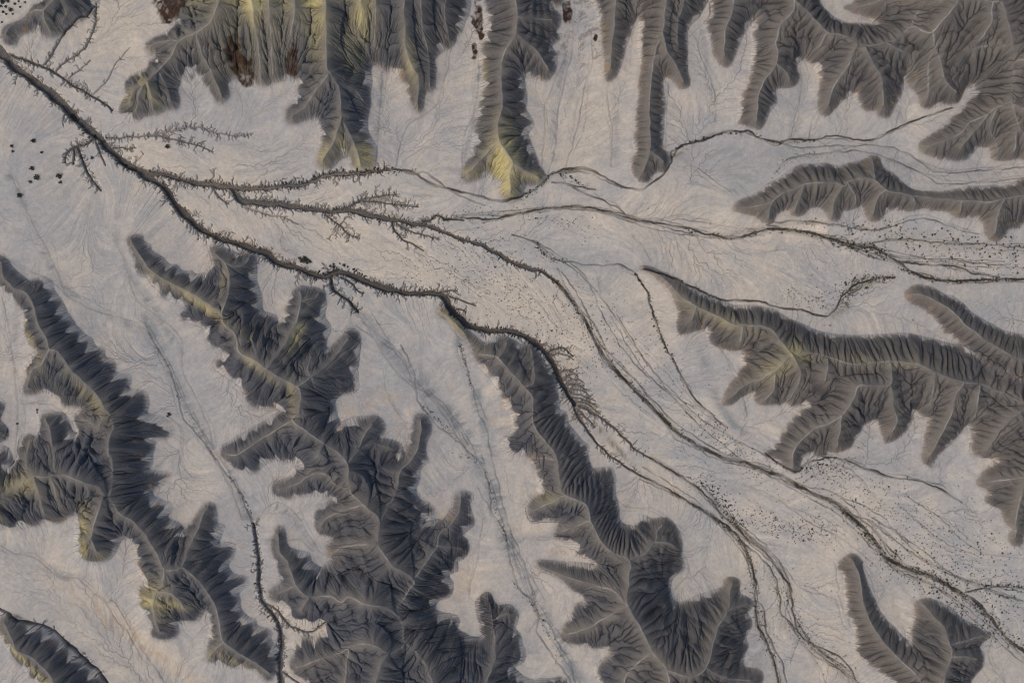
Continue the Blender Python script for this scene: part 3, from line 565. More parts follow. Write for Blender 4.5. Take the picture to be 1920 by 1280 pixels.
for ci, ((lab, w0, w1, dep, dark, fe, pts), p) in enumerate(zip(CH, CHS)):
    n = len(p)
    for k in range(n - 1):
        f = k / n; wd = (w0 + (w1 - w0) * f) * (1 + .18 * math.sin(k * .21 + ci) + .12 * math.sin(k * .07 + 2 * ci))
        big = dep >= 1 and w0 >= 6
        dk = dark
        if fe == 0: dk = dark * (.78 + .5 * (math.sin(k * .13 + ci * 3) * math.sin(k * .037 + ci) + .3))
        if not big and n < 500 and fe > 0: wd *= 1 - .4 * f
        if big:
            dd = p[min(k + 1, n - 1)] - p[k]; aa = math.atan2(dd[1], dd[0]); wd *= rng.uniform(.5, .9) * (1 + .25 * math.sin(k * .05 + 3 * ci))
            for sd in (-1, 1):
                if rng.random() < .6:
                    a_ = aa + sd * rng.uniform(1.0, 1.9); q0 = p[k] + np.array([math.cos(a_), math.sin(a_)]) * wd * .42; ln = rng.gamma(2, 1.0)
                    stamp(*q0, *(q0 + np.array([math.cos(a_), math.sin(a_)]) * ln), 1.3, dep * .6, .9, bank=1.0)
        if big and w1 <= 4: dk = dark * (1 - .45 * f)
        stamp(*p[k], *p[k + 1], wd, dep if fe else dep * .6, min(1, max(.12, dk)), cid=(ci + 1 if lab else 0), bank=1.7 if big else 1.4, bed=big or (lab != '' and fe == 0))
        if fe > 0 and rng.random() < .46 * min(1.3, fe if fe < .3 else fe + .15):
            d = p[min(k + 3, n - 1)] - p[k]; a0 = math.atan2(d[1], d[0])
            for sd in (-1, 1):
                if rng.random() < .68:
                    aa = a0 + sd * rng.uniform(.75, 1.35); nx_ = p[k] + np.array([math.cos(a0 + sd * 1.57), math.sin(a0 + sd * 1.57)]) * wd * .5
                    walk(nx_[0], nx_[1], aa, (rng.gamma(1.6, 3.4) * (.55 + .5 * min(fe, 1.6)) + 2) * (1 if big else .3 + .7 * min(1, 2 * min(f, 1 - f) + .2)), rng.choice([.8, 1.1, 1.7], p=[.5, .35, .15]), min(dep, 1.1) * .6, rng.uniform(.6, 1.))
print('carve', time.time() - T0)
ROUTE -= CARVE
sinks = (CARVE > .2) & ~INS; sinks[0] = sinks[-1] = True; sinks[:, 0] = sinks[:, -1] = True
FZ, rec, order = route(ROUTE, sinks)
print('flood', time.time() - T0)
# steepest receiver with randomised diagonals (so that veins do not lock to the grid)
best = np.full((NY, NX), 0, np.float32); rcv = rec.reshape(NY, NX).copy(); ids = np.arange(NX * NY).reshape(NY, NX)
rr = (1 / (2 - rng.random((NY, NX)))).astype(np.float32)
for dy in (-1, 0, 1):
    for dx in (-1, 0, 1):
        if dx == 0 and dy == 0: continue
        a = FZ[1:-1, 1:-1] - FZ[1 + dy:NY - 1 + dy, 1 + dx:NX - 1 + dx]
        if dx and dy: a = a * rr[1:-1, 1:-1]
        b = a > best[1:-1, 1:-1] + 1e-6
        best[1:-1, 1:-1][b] = a[b]; rcv[1:-1, 1:-1][b] = ids[1 + dy:NY - 1 + dy, 1 + dx:NX - 1 + dx][b]
rcv[sinks] = ids[sinks]
zo = np.argsort(-FZ.ravel(), kind='stable').tolist(); rl = rcv.ravel().tolist(); acc = [1.0] * (NX * NY)
for i in zo:
    j = rl[i]
    if j != i: acc[j] += acc[i]
ACC = np.array(acc, np.float32).reshape(NY, NX)
del acc, zo, rl, order
lacc = np.log(ACC)
print('accum', time.time() - T0)
hv = (.5 * sm(2.2, 4.2, lacc) + .5 * sm(4.0, 6.2, lacc)) * INS; pv = sm(3.9, 7.6, lacc) * np.clip(.65 + .7 * vnoise(60, 95), 0, 1) * (~INS) * (1 - sm(.04, .2, FZ - ROUTE))
VEIN = np.where(sinks & ~INS, 0, hv + pv).astype(np.float32)
inc = np.where(INS, np.clip(.12 + HH * .06, 0, .6) * hv * np.minimum(D_R / 6, 1), .03 * pv).astype(np.float32)
inc = .55 * inc + .6 * blur(inc, .8) + .5 * blur(inc, 2.0) * INS
Z = PL + HH2 - CARVE * (1 - .0 * HM) - inc
Z += .04 * fine * (1 - HM) * .4
# beyond the picture the land runs flat
ed = np.minimum(np.minimum(XX - X0, X1 - XX), np.minimum(YY - Y0, Y1 - YY)); fade = sm(0, 60, ed)
Z = (Z * fade).astype(np.float32)
# ------------------------------------------------------------------ surface masks
def blobs(lst, wob=.35):
    o = np.zeros((NY, NX), np.float32); n = vnoise(14, 301) + .6 * vnoise(6, 302)
    for x, y, rx, ry, a in lst:
        ca, sa = math.cos(math.radians(a)), math.sin(math.radians(a)); dx, dy = XX - x, YY - y
        d = np.hypot((dx * ca + dy * sa) / rx, (-dx * sa + dy * ca) / ry) + wob * n
        o = np.maximum(o, sm(1.05, .75, d))
    return o
def soft(lst):
    o = np.zeros((NY, NX), np.float32)
    for x, y, rx, ry, a, k in lst:
        ca, sa = math.cos(math.radians(a)), math.sin(math.radians(a)); dx, dy = XX - x, YY - y
        o = np.maximum(o, k * np.exp(-((dx * ca + dy * sa) / rx) ** 2 - ((-dx * sa + dy * ca) / ry) ** 2))
    return o
BROWN = blobs([(325, 10, 34, 32, 20), (460, 128, 20, 42, -12), (559, 130, 14, 24, 15), (897, 45, 11, 38, -4), (890, 95, 6, 18, 0), (1063, 25, 10, 30, 0), (1116, 75, 5, 8, 0)])
BROWN = BROWN * np.clip(1.0 + .5 * vnoise(7, 303) + .35 * vnoise(3.5, 304), 0, 1)
BROWN = np.maximum(BROWN, .45 * blobs([(1085, 50, 35, 60, 0)], .8) * sm(.0, 1.2, streak + rawf * .5)) * fade
YEL = soft([(505, 10, 26, 65, 0, 1.1), (470, 15, 90, 34, 0, .75), (540, 30, 60, 40, 0, .5), (420, -5, 18, 22, 30, .8), (610, 20, 24, 85, 0, 1.1), (640, 20, 60, 22, 0, .6), (690, 50, 22, 70, 15, .8), (645, 275, 14, 40, 0, .5), (690, 300, 24, 28, 0, 1.1), (608, 293, 20, 20, 0, .8), (520, 60, 160, 70, 0, .22),
            (945, 318, 28, 60, 0, 1.2), (1000, 335, 24, 10, 0, .8), (880, 330, 22, 12, 0, .5), (775, 130, 12, 45, -10, .5), (290, 180, 45, 12, 60, .55), (245, 190, 20, 16, 0, .5),
            (505, 690, 36, 9, 40, .6), (390, 572, 90, 9, 33, .6), (562, 740, 8, 40, 0, .35), (432, 520, 7, 40, 5, .35), (310, 530, 30, 8, 30, .5), (570, 620, 10, 40, 20, .5),
            (300, 1110, 34, 30, 0, 1.1), (345, 1120, 22, 10, 20, .9), (8, 945, 16, 30, 0, 1.1), (60, 900, 60, 20, 0, .5), (170, 1000, 16, 50, 15, 1.0), (200, 1040, 28, 16, 0, .4), (405, 1215, 22, 22, 0, .9), (455, 1235, 40, 12, 25, .4),
            (62, 1228, 60, 9, 45, 1.0), (110, 1270, 16, 12, 0, .7), (1475, 660, 24, 18, 30, .9), (1440, 690, 40, 20, -40, .5), (1660, 682, 30, 9, 0, .7), (1560, 672, 80, 10, 5, .35), (1350, 600, 70, 14, 25, .35),
            (850, 600, 60, 10, 45, .6), (60, 620, 12, 90, -30, .45), (185, 740, 70, 14, 45, .35), (905, 140, 14, 60, 0, .25), (470, 130, 60, 60, 0, .25), (1020, 925, 40, 14, 0, .35), (1290, 265, 1, 1, 0, 0)])
YEL = YEL * (1 - .15 * sm(380, 460, YY) * sm(1000, 800, XX)) * (1 - .3 * sm(1300, 1400, XX)) * np.clip(.75 + .12 * fine + .22 * rib, 0, 1.4) * HM
ORA = .6 * sm(.84, .95, vnoise(7, 401) * .5 + .5 + .25 * vnoise(60, 402)) * sm(0, 8, D_O) * sm(22, 6, D_O) * sm(.2, .8, vnoise(150, 403) * .5 + .5) * np.where(INS, 1, .35)
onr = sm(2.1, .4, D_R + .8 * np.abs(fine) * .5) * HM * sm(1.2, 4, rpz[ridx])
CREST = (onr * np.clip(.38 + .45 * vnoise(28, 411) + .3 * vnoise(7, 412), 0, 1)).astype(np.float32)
crest_lit_tops = .12 * sm(.55, 1, lobe) * WID * HM + np.exp(-(D_R / 13) ** 2) * HM * np.clip(.42 + .05 * fine, 0, 1)  # first term paints spurlet tops as if lit; second is the crest's tan tone
CREAM = np.clip(.35 + .55 * fbm(170, 421, 4) + .04 * streak + .11 * braid + .16 * fbm(26, 422, 3) + .1 * vnoise(5, 423), 0, 1)
CREAM += soft([(1250, 440, 300, 60, 10, .3), (1600, 1000, 200, 60, 30, .3), (380, 320, 190, 40, 15, .5), (560, 430, 220, 45, 15, .6), (950, 560, 200, 60, 30, .5), (1250, 620, 60, 120, -20, .4), (1500, 430, 220, 30, 5, .45), (1350, 800, 160, 50, 40, .45), (1000, 280, 60, 90, 0, .4), (1100, 200, 40, 120, 0, .45),
               (210, 50, 60, 50, 0, .5), (250, 1180, 160, 22, 38, .9), (1560, 1080, 50, 60, 0, .3), (700, 480, 200, 40, 12, .45), (820, 120, 30, 130, 10, .3)])
CREAM -= soft([(340, 230, 400, 40, 0, .15), (1450, 310, 260, 40, 10, .45), (1310, 690, 60, 90, 0, .7), (1360, 830, 80, 80, 0, .4), (800, 680, 90, 130, 0, .35), (60, 330, 90, 160, 0, .35), (480, 210, 160, 40, 0, .35), (350, 650, 120, 200, 0, .2), (1670, 850, 100, 40, 0, .5), (900, 1000, 60, 250, -20, .25), (1100, 480, 130, 30, 0, .4)])
CREAM = (np.clip(CREAM, 0, 1) * fade + .5 * (1 - fade)).astype(np.float32)
WSH = np.zeros((NY, NX), np.float32); SILT = np.zeros((NY, NX), np.float32)
for wd_, st_, kd_, pl_ in WASHES:
    p = spline(P(pl_), 2.0) ; bx0 = max(0, int((p[:, 0].min() - X0 - 3 * wd_) / G)); bx1 = min(NX, int((p[:, 0].max() - X0 + 3 * wd_) / G)); by0 = max(0, int((p[:, 1].min() - Y0 - 3 * wd_) / G)); by1 = min(NY, int((p[:, 1].max() - Y0 + 3 * wd_) / G))
    tgt = (SILT if kd_ else WSH)[by0:by1, bx0:bx1]; tmp = np.zeros_like(tgt)
    for q in p[::max(1, int(wd_ / 6))]:
        i0, i1 = max(bx0, int((q[0] - X0 - 2 * wd_) / G)), min(bx1, int((q[0] - X0 + 2 * wd_) / G)); j0, j1 = max(by0, int((q[1] - Y0 - 2 * wd_) / G)), min(by1, int((q[1] - Y0 + 2 * wd_) / G))
        if i1 > i0 and j1 > j0:
            v = st_ * np.exp(-((XX[j0:j1, i0:i1] - q[0]) ** 2 + (YY[j0:j1, i0:i1] - q[1]) ** 2) / (wd_ * .62) ** 2)
            np.maximum(tmp[j0 - by0:j1 - by0, i0 - bx0:i1 - bx0], v, out=tmp[j0 - by0:j1 - by0, i0 - bx0:i1 - bx0])
    np.maximum(tgt, tmp, out=tgt)
WSH = (WSH * np.clip(.5 + .42 * braid + .34 * streak, 0, 1.4) * (1 - HM)).astype(np.float32)
SILT = (SILT * np.clip(.5 + .30 * braid + .30 * streak + .14 * rawf, 0, 1.4) * (1 - HM)).astype(np.float32)
TAN = (1.0 * soft([(960, 760, 30, 14, 0, .5), (950, 850, 40, 14, 0, .55), (1075, 790, 30, 8, 20, .4), (720, 1120, 40, 20, 0, .35), (865, 1090, 30, 40, 20, .5), (985, 1060, 30, 16, 0, .5), (760, 800, 40, 50, 0, .35), (700, 760, 60, 18, -20, .5), (330, 990, 30, 30, 0, .25), (270, 1020, 40, 20, 0, .35), (500, 760, 50, 14, -30, .6), (640, 660, 0.1, .1, 0, 0), (850, 720, 20, 60, 10, .3), (1000, 1000, 60, 12, 10, .45), (830, 950, 18, 40, 0, .4), (1020, 1150, 16, 40, 0, .3), (740, 1000, .1, .1, 0, 0), (250, 1190, 170, 14, 38, 1), (190, 1160, 60, 10, 38, .6), (1020, 935, 40, 20, 0, .5), (1020, 990, 30, 16, 0, .5), (1060, 1030, 30, 10, 0, .4), (1570, 1235, 60, 40, 0, .35), (110, 1105, 14, 10, 0, .7), (1085, 780, 60, 40, 30, .5), (1055, 690, 40, 16, 0, .5), (930, 790, 20, 10, 0, .5), (860, 1060, 20, 30, 0, .4), (545, 900, 30, 14, 0, .3), (850, 540, 0.1, .1, 0, 0), (540, 485, 60, 9, 18, .5), (440, 450, 50, 9, 18, .5)]) * np.clip(.45 + .5 * streak + .5 * vnoise(11, 471), 0, 1.4) * (1 - HM)).astype(np.float32)
WARM = np.clip(sm(700, 1500, XX + .25 * (640 - YY)) * .6 + .35 * fbm(80, 431, 3) + .12 + .55 * np.exp(-(D_R / 15) ** 2) - .25 * sm(14, 2, D_O) * sm(1300, 900, XX), 0, 1).astype(np.float32)
# brown fringe of weathered clay at the feet of the right hand hills
FRIN = (sm(12, 1, D_O) * HM * (.55 + .45 * sm(1000, 1300, XX)) * np.clip(.75 + .5 * vnoise(25, 441) + .25 * fine, 0, 1.3)).astype(np.float32)
RIMP = (np.exp(-D_O / 9) * (1 - HM) * .8).astype(np.float32)
HMn = (HM * fade).astype(np.float32)
soft_edge = blur(HMn, 4.2); mixk = (.55 + sm(1300, 900, XX) * .4) * np.exp(-(D_O / 10) ** 2)       # left hand hills have a washed, feathered foot
HMn = HMn * (1 - mixk) + mixk * (soft_edge * np.clip(.95 + .3 * fine, 0, 1.25))
STRK = (.5 + (.06 * streak + .08 * braid + .03 * fine) * (.6 + .6 * vnoise(45, 451))).astype(np.float32)
print('masks', time.time() - T0)
BED = np.clip(BED * (.75 + .45 * vnoise(18, 461) + .25 * vnoise(5, 462)), 0, 1).astype(np.float32)
DK = np.clip(DK * (1 + .12 * rawf), 0, 1).astype(np.float32)
MASKS = dict(shale=HMn, vein=np.maximum(VEIN, HM * bump * WID * sm(.28, .02, lobe) * .65) * fade, dark=DK, bed=BED, crest=CREST + crest_lit_tops * .5, yellow=YEL, ochre=ORA, rust=BROWN, cream=CREAM, tan=TAN, wash=WSH, silt=SILT, warm=WARM, fringe=FRIN, rim=RIMP, streak=STRK)  # vein also carries painted shade for gullies between spurlets; crest, their painted lit tops
# ------------------------------------------------------------------ materials
def attr(nt, name):
    n = nt.nodes.new('ShaderNodeAttribute'); n.attribute_name = name; return n.outputs['Fac']
def land_material():
    m = bpy.data.materials.new('badland_clay'); m.use_nodes = True; nt = m.node_tree; L = nt.links; b = nt.nodes['Principled BSDF']
    b.inputs['Roughness'].default_value = .95; b.inputs['Specular IOR Level'].default_value = .12
    def col(c): n = nt.nodes.new('ShaderNodeRGB'); n.outputs[0].default_value = (*c, 1); return n.outputs[0]
    def mix(f, a, c, mode='MIX'):
        n = nt.nodes.new('ShaderNodeMix'); n.data_type = 'RGBA'; n.blend_type = mode; n.clamp_factor = True
        if isinstance(f, (int, float)): n.inputs[0].default_value = f
        else: L.new(f, n.inputs[0])
        L.new(a, n.inputs[6]); L.new(c, n.inputs[7]); return n.outputs[2]
    def mth(op, a, c=0., cl=False):
        n = nt.nodes.new('ShaderNodeMath'); n.operation = op; n.use_clamp = cl
        for i, v in enumerate((a, c)):
            if isinstance(v, (int, float)): n.inputs[i].default_value = v
            else: L.new(v, n.inputs[i])
        return n.outputs[0]
    tc = nt.nodes.new('ShaderNodeNewGeometry')
    def noise(sc, det=4, rough=.6):
        n = nt.nodes.new('ShaderNodeTexNoise'); n.inputs['Scale'].default_value = sc; n.inputs['Detail'].default_value = det; n.inputs['Roughness'].default_value = rough
        L.new(tc.outputs['Position'], n.inputs['Vector']); return n.outputs['Fac']
    A = {k: attr(nt, k) for k in MASKS}
    n1, n2, n3, n4 = noise(.05, 6), noise(.6, 5, .7), noise(2.5, 3, .7), noise(.18, 5)
    pale = mix(mth('ADD', A['cream'], mth('MULTIPLY', mth('SUBTRACT', n1, .5), 1.8), True), col(PAL['blue']), col(PAL['cream']))
    pale = mix(mth('MULTIPLY', mth('SUBTRACT', n4, .45), 1.6, True), pale, col(PAL['rose']))
    pale = mix(A['tan'], pale, col(PAL['tan']))
    pale = mix(mth('MULTIPLY', A['wash'], 1., True), pale, col(PAL['wash']))
    pale = mix(mth('MULTIPLY', A['silt'], .95, True), pale, col(PAL['silt']))
    pale = mix(mth('MULTIPLY', A['rim'], .2), pale, col(PAL['rim']))
    sv = mth('MULTIPLY_ADD', A['streak'], .42); nt.nodes[-1].inputs[2].default_value = .79
    cmb = nt.nodes.new('ShaderNodeCombineColor')
    for i in range(3): L.new(sv, cmb.inputs[i])
    pale = mix(1., pale, cmb.outputs[0], 'MULTIPLY')
    mt = mth('MULTIPLY_ADD', noise(.35, 7, .75), .55); nt.nodes[-1].inputs[2].default_value = .72; nt.nodes[-2].inputs['Distortion'].default_value = .6
    cmb2 = nt.nodes.new('ShaderNodeCombineColor')
    for i in range(3): L.new(mt, cmb2.inputs[i])
    pale = mix(1., pale, cmb2.outputs[0], 'MULTIPLY')
    shale = mix(A['warm'], col(PAL['shale_cool']), col(PAL['shale_warm']))
    shale = mix(mth('MULTIPLY', mth('SUBTRACT', n4, .4), 1.5, True), shale, col(PAL['shale_mid']))
    shale = mix(mth('MULTIPLY', A['fringe'], .75, True), shale, col(PAL['fringe']))
    shale = mix(mth('MULTIPLY', A['yellow'], .85, True), shale, col(PAL['yellow']))
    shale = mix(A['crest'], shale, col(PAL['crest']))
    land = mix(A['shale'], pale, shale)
    land = mix(mth('MULTIPLY', A['ochre'], .7), land, col(PAL['ochre']))
    land = mix(mth('MULTIPLY', A['vein'], .95, True), land, mix(A['shale'], col(PAL['vein_pale']), col(PAL['vein_shade'])))  # on the hills, shade of the incised rills is put into the colour
    land = mix(mth('MULTIPLY', A['rust'], 1.), land, mix(n2, col((.016, .010, .007)), col((.075, .045, .03))))
    land = mix(mth('MULTIPLY', A['dark'], .93), land, col(PAL['gully']))
    land = mix(mth('MULTIPLY', A['bed'], mth('ADD', n4, .15)), land, mix(n2, col((.05, .045, .042)), col((.20, .18, .165))))
    g = mth('MULTIPLY_ADD', n2, .5); nt.nodes[-1].inputs[2].default_value = .72
    g2 = mth('MULTIPLY_ADD', n3, .30); nt.nodes[-1].inputs[2].default_value = .85
    gg = mth('MULTIPLY', g, g2); cm = nt.nodes.new('ShaderNodeCombineColor')
    for i in range(3): L.new(gg, cm.inputs[i])
    land = mix(1., land, cm.outputs[0], 'MULTIPLY')
    L.new(land, b.inputs['Base Color'])
    bp = nt.nodes.new('ShaderNodeBump'); bp.inputs['Strength'].default_value = .5; bp.inputs['Distance'].default_value = .25
    L.new(n3, bp.inputs['Height']); L.new(bp.outputs[0], b.inputs['Normal'])
    return m
PAL = dict(wash=(.25, .25, .24), silt=(.17, .15, .11), blue=(.385, .367, .340), cream=(.55, .470, .368), rose=(.475, .412, .342), tan=(.46, .345, .24), rim=(.48, .43, .39), shale_cool=(.068, .073, .085), shale_warm=(.118, .102, .085), shale_mid=(.086, .082, .080),
           fringe=(.165, .125, .098), yellow=(.54, .445, .18), crest=(.30, .275, .24), ochre=(.36, .21, .06), vein_pale=(.14, .135, .135), vein_shade=(.022, .022, .027), gully=(.022, .018, .016))
LAND = land_material()
# ------------------------------------------------------------------ one mesh per hill, gully and for the ground
WX = ((XX - 960) * S).ravel(); WY = ((640 - YY) * S).ravel(); WZ = Z.ravel()
gyn, gxn = np.gradient(Z, G * S)
NRM = np.stack([-gxn, gyn, np.ones_like(Z)], -1).reshape(-1, 3); NRM /= np.linalg.norm(NRM, axis=1, keepdims=True)
fh = .25 * (HM[1:, 1:] + HM[:-1, 1:] + HM[1:, :-1] + HM[:-1, :-1]) > .5
FL = np.where(fh, np.maximum(np.maximum(LAB[1:, 1:], LAB[:-1, :-1]), np.maximum(LAB[1:, :-1], LAB[:-1, 1:])), 0)
FL = np.where((FL == 0) & (CID[:-1, :-1] > 0), 100 + CID[:-1, :-1], FL)
def make_mesh(name, fl, label=None):
    j, i = np.nonzero(FL == fl)
    if len(j) < 8: return
    v0 = j * NX + i; q = np.stack([v0 + NX, v0 + NX + 1, v0 + 1, v0], 1)
    u, inv = np.unique(q.ravel(), return_inverse=True); nv = len(u); co = np.stack([WX[u], WY[u], WZ[u]], 1)
    nr = NRM[u]; ex = []
    if fl == 0:                                              # the same sheet goes on flat to the horizon
        cx = [(X0 - 960) * S, (gx[-1] - 960) * S]; cy = [(640 - gy[-1]) * S, (640 - Y0) * S]; far = 9000
        ring = np.array([(cx[0], cy[0], 0), (cx[1], cy[0], 0), (cx[1], cy[1], 0), (cx[0], cy[1], 0), (-far, -far, 0), (far, -far, 0), (far, far, 0), (-far, far, 0)], float)
        co = np.vstack([co, ring]); nr = np.vstack([nr, np.tile((0, 0, 1.), (8, 1))]); r = nv + np.arange(8)
        ex = [[r[4 + k], r[4 + (k + 1) % 4], r[(k + 1) % 4], r[k]] for k in range(4)]
    f = inv.reshape(-1, 4); f = np.vstack([f, ex]) if len(ex) else f
    me = bpy.data.meshes.new(name); me.vertices.add(len(co)); me.vertices.foreach_set('co', co.astype(np.float32).ravel())
    me.loops.add(f.size); me.loops.foreach_set('vertex_index', f.astype(np.int32).ravel())
    me.polygons.add(len(f)); me.polygons.foreach_set('loop_start', np.arange(0, f.size, 4, dtype=np.int32))
    me.polygons.foreach_set('use_smooth', np.ones(len(f), bool))
    me.update(calc_edges=True)
    for k, a in MASKS.items():
        v = a.ravel()[u].astype(np.float32)
        if len(ex): v = np.concatenate([v, np.full(8, {'cream': .5, 'streak': .5, 'warm': .5}.get(k, 0), np.float32)])
        t = me.attributes.new(k, 'FLOAT', 'POINT'); t.data.foreach_set('value', v)
    me.materials.append(LAND)
    me.normals_split_custom_set_from_vertices(nr.astype(np.float32).tolist())
    o = bpy.data.objects.new(name, me); scene.collection.objects.link(o); o['kind'] = 'structure'
    if label: o['label'] = label
    return o
make_mesh('ground', 0, 'pale cracked clay flats streaked with thin drainage veins between dark hills')
for k, h in enumerate(HILLS): make_mesh('hill', k + 1, h[0])
for k, c in enumerate(CH):
    if c[0]: make_mesh('dry_gully', 101 + k, c[0])
print('meshes', time.time() - T0)
# ------------------------------------------------------------------ desert shrubs
def leaf_material():
    m = bpy.data.materials.new('shrub_leaves'); m.use_nodes = True; nt = m.node_tree; b = nt.nodes['Principled BSDF']
    n = nt.nodes.new('ShaderNodeTexNoise'); n.inputs['Scale'].default_value = 3; r = nt.nodes.new('ShaderNodeValToRGB')
    r.color_ramp.elements[0].color = (.022, .023, .015, 1); r.color_ramp.elements[1].color = (.10, .095, .065, 1)
    r.color_ramp.elements[0].position = .35; r.color_ramp.elements[1].position = .7
    nt.links.new(n.outputs['Fac'], r.inputs[0]); nt.links.new(r.outputs[0], b.inputs['Base Color']); b.inputs['Roughness'].default_value = .8
    return m
LEAF = leaf_material()
def shrub_geo(seed, n):                                      # sprays of small leaf faces round short crooked stems, about 1 m across
    r = np.random.default_rng(seed); V = []; F = []
    for k in range(5):                                       # stems
        a = r.uniform(0, 6.28); t = r.uniform(.25, .5); b = len(V); w_ = .03
        V += [(w_, 0, -.08), (-w_ / 2, w_, -.08), (-w_ / 2, -w_, -.08), (t * math.cos(a), t * math.sin(a), .45)]; F += [(b, b + 1, b + 3), (b + 1, b + 2, b + 3), (b + 2, b, b + 3)]
    lob = r.uniform(0, 6.28, 4)
    for k in range(n):
        a = r.uniform(0, 6.28); el = math.asin(r.uniform(0.02, 1)); R = r.uniform(.55, 1) ** .5 * (.5 + .12 * math.cos(3 * a + lob[0]) + .1 * math.cos(5 * a + lob[1]))
        c = np.array([R * math.cos(a) * math.cos(el), R * math.sin(a) * math.cos(el), .05 + .75 * R * math.sin(el)])
        u = r.normal(0, 1, 3); u /= np.linalg.norm(u); v = np.cross(u, r.normal(0, 1, 3)); v /= np.linalg.norm(v); s = r.uniform(.10, .2)
        b = len(V); V += [tuple(c - u * s), tuple(c + v * s * .6), tuple(c + u * s), tuple(c - v * s * .6)]; F.append((b, b + 1, b + 2, b + 3))
    return V, F
def to_mesh(name, V, F):
    me = bpy.data.meshes.new(name); me.from_pydata(V, [], F); me.materials.append(LEAF); return me
SM = [to_mesh('shrub', *shrub_geo(s, 90)) for s in range(5)]
def zat(x, y): return float(samp(Z, np.array([x]), np.array([y]))[0])
def unproj(x, y):
    z = zat(x, y); return 960 + (x - 960) * (1 - z / CAM_H), 640 + (y - 640) * (1 - z / CAM_H)
nsh = 0
def put_shrub(x, y, dia, label, group=None):
    global nsh
    x, y = unproj(x, y); z = zat(x, y); o = bpy.data.objects.new('shrub', SM[nsh % 5]); nsh += 1
    o.location = ((x - 960) * S, (640 - y) * S, z); s = dia * S * .95; o.scale = (s, s, s * rng.uniform(.75, .95)); o.rotation_euler = (0, 0, rng.uniform(0, 6.28))
    scene.collection.objects.link(o); o['label'] = label; o['category'] = 'shrub'
    if group: o['group'] = group
for x, y, d, lb in [(63, 264, 8, 'large round dark shrub, topmost of the group left of the forked side gully'), (22, 274, 6, 'dark shrub nearest the left edge beside the forked side gully'), (24, 284, 5, 'small dark shrub just below the shrub nearest the left edge'),
                    (78, 286, 5, 'small dark shrub between the topmost round shrub and the forked side gully'), (60, 316, 8, 'dark oval shrub, upper one of the lower left cluster on the pale flat'), (69, 333, 10, 'large dark shrub in the middle of the lower left cluster on the pale flat'),
                    (111, 330, 10, 'largest black shrub at the right of the lower left cluster'), (113, 342, 6, 'small shrub touching the foot of the largest black shrub'), (57, 341, 6, 'small dark shrub left of the middle shrub of the lower left cluster'),
                    (37, 366, 9, 'ragged dark shrub on the thin vein near the left edge'), (314, 275, 8, 'lone round shrub on the cream flat right of the trunk gully'), (153, 295, 8, 'round black shrub standing in the forked side gully'),
                    (173, 296, 6, 'wispy dark shrub right of the forked side gully'), (32, 794, 4, 'tiny lone shrub on the pale flat inside the lower left ridges')]:
    put_shrub(x, y, d, lb)
def cluster(pts, lb, gr):
    for x, y, d in pts: put_shrub(x, y, d, lb, gr)
cluster([(20, 19, 8), (5, 4, 9), (6, 23, 5), (4, 42, 4), (15, 3, 6), (11, 13, 5), (28, 8, 5), (47, 5, 4), (2, 12, 5), (38, 14, 4), (12, 27, 4), (35, 3, 4), (24, 27, 4)], 'dark shrub in the cluster beside the small hill in the top left corner', 'shrubs in the top left corner')
cluster([(562, 484, 6), (567, 487, 7), (571, 483, 7), (575, 486, 6), (579, 489, 7), (582, 491, 5), (569, 491, 5), (576, 493, 5), (564, 490, 4), (573, 489, 6)], 'dark shrub in the tight clump on the upper rim of the left curving gully', 'shrub clump on the gully rim')
cluster([(619, 499, 5), (626, 500, 6), (625, 495, 4), (632, 503, 4), (645, 497, 6), (652, 500, 4), (663, 505, 5), (668, 507, 4), (665, 510, 4), (674, 512, 4), (684, 518, 6), (637, 494, 3), (606, 503, 3), (687, 523, 5), (693, 526, 4)], 'small dark shrub in the row above the bend of the left curving gully', 'shrub row above the gully bend')
cluster([(316, 775, 5), (314, 780, 4), (318, 777, 5), (70, 768, 4), (70, 773, 3)], 'small shrub beside a lobe of the scalloped left ridge', 'shrubs by the scalloped ridge')
cluster([(230, 308, 5), (236, 311, 6), (243, 317, 7), (247, 319, 8), (252, 320, 5), (140, 222, 9), (136, 216, 7), (146, 226, 6), (178, 256, 6)], 'black bush growing in the shaded bed of the trunk gully', 'bushes in the trunk gully')
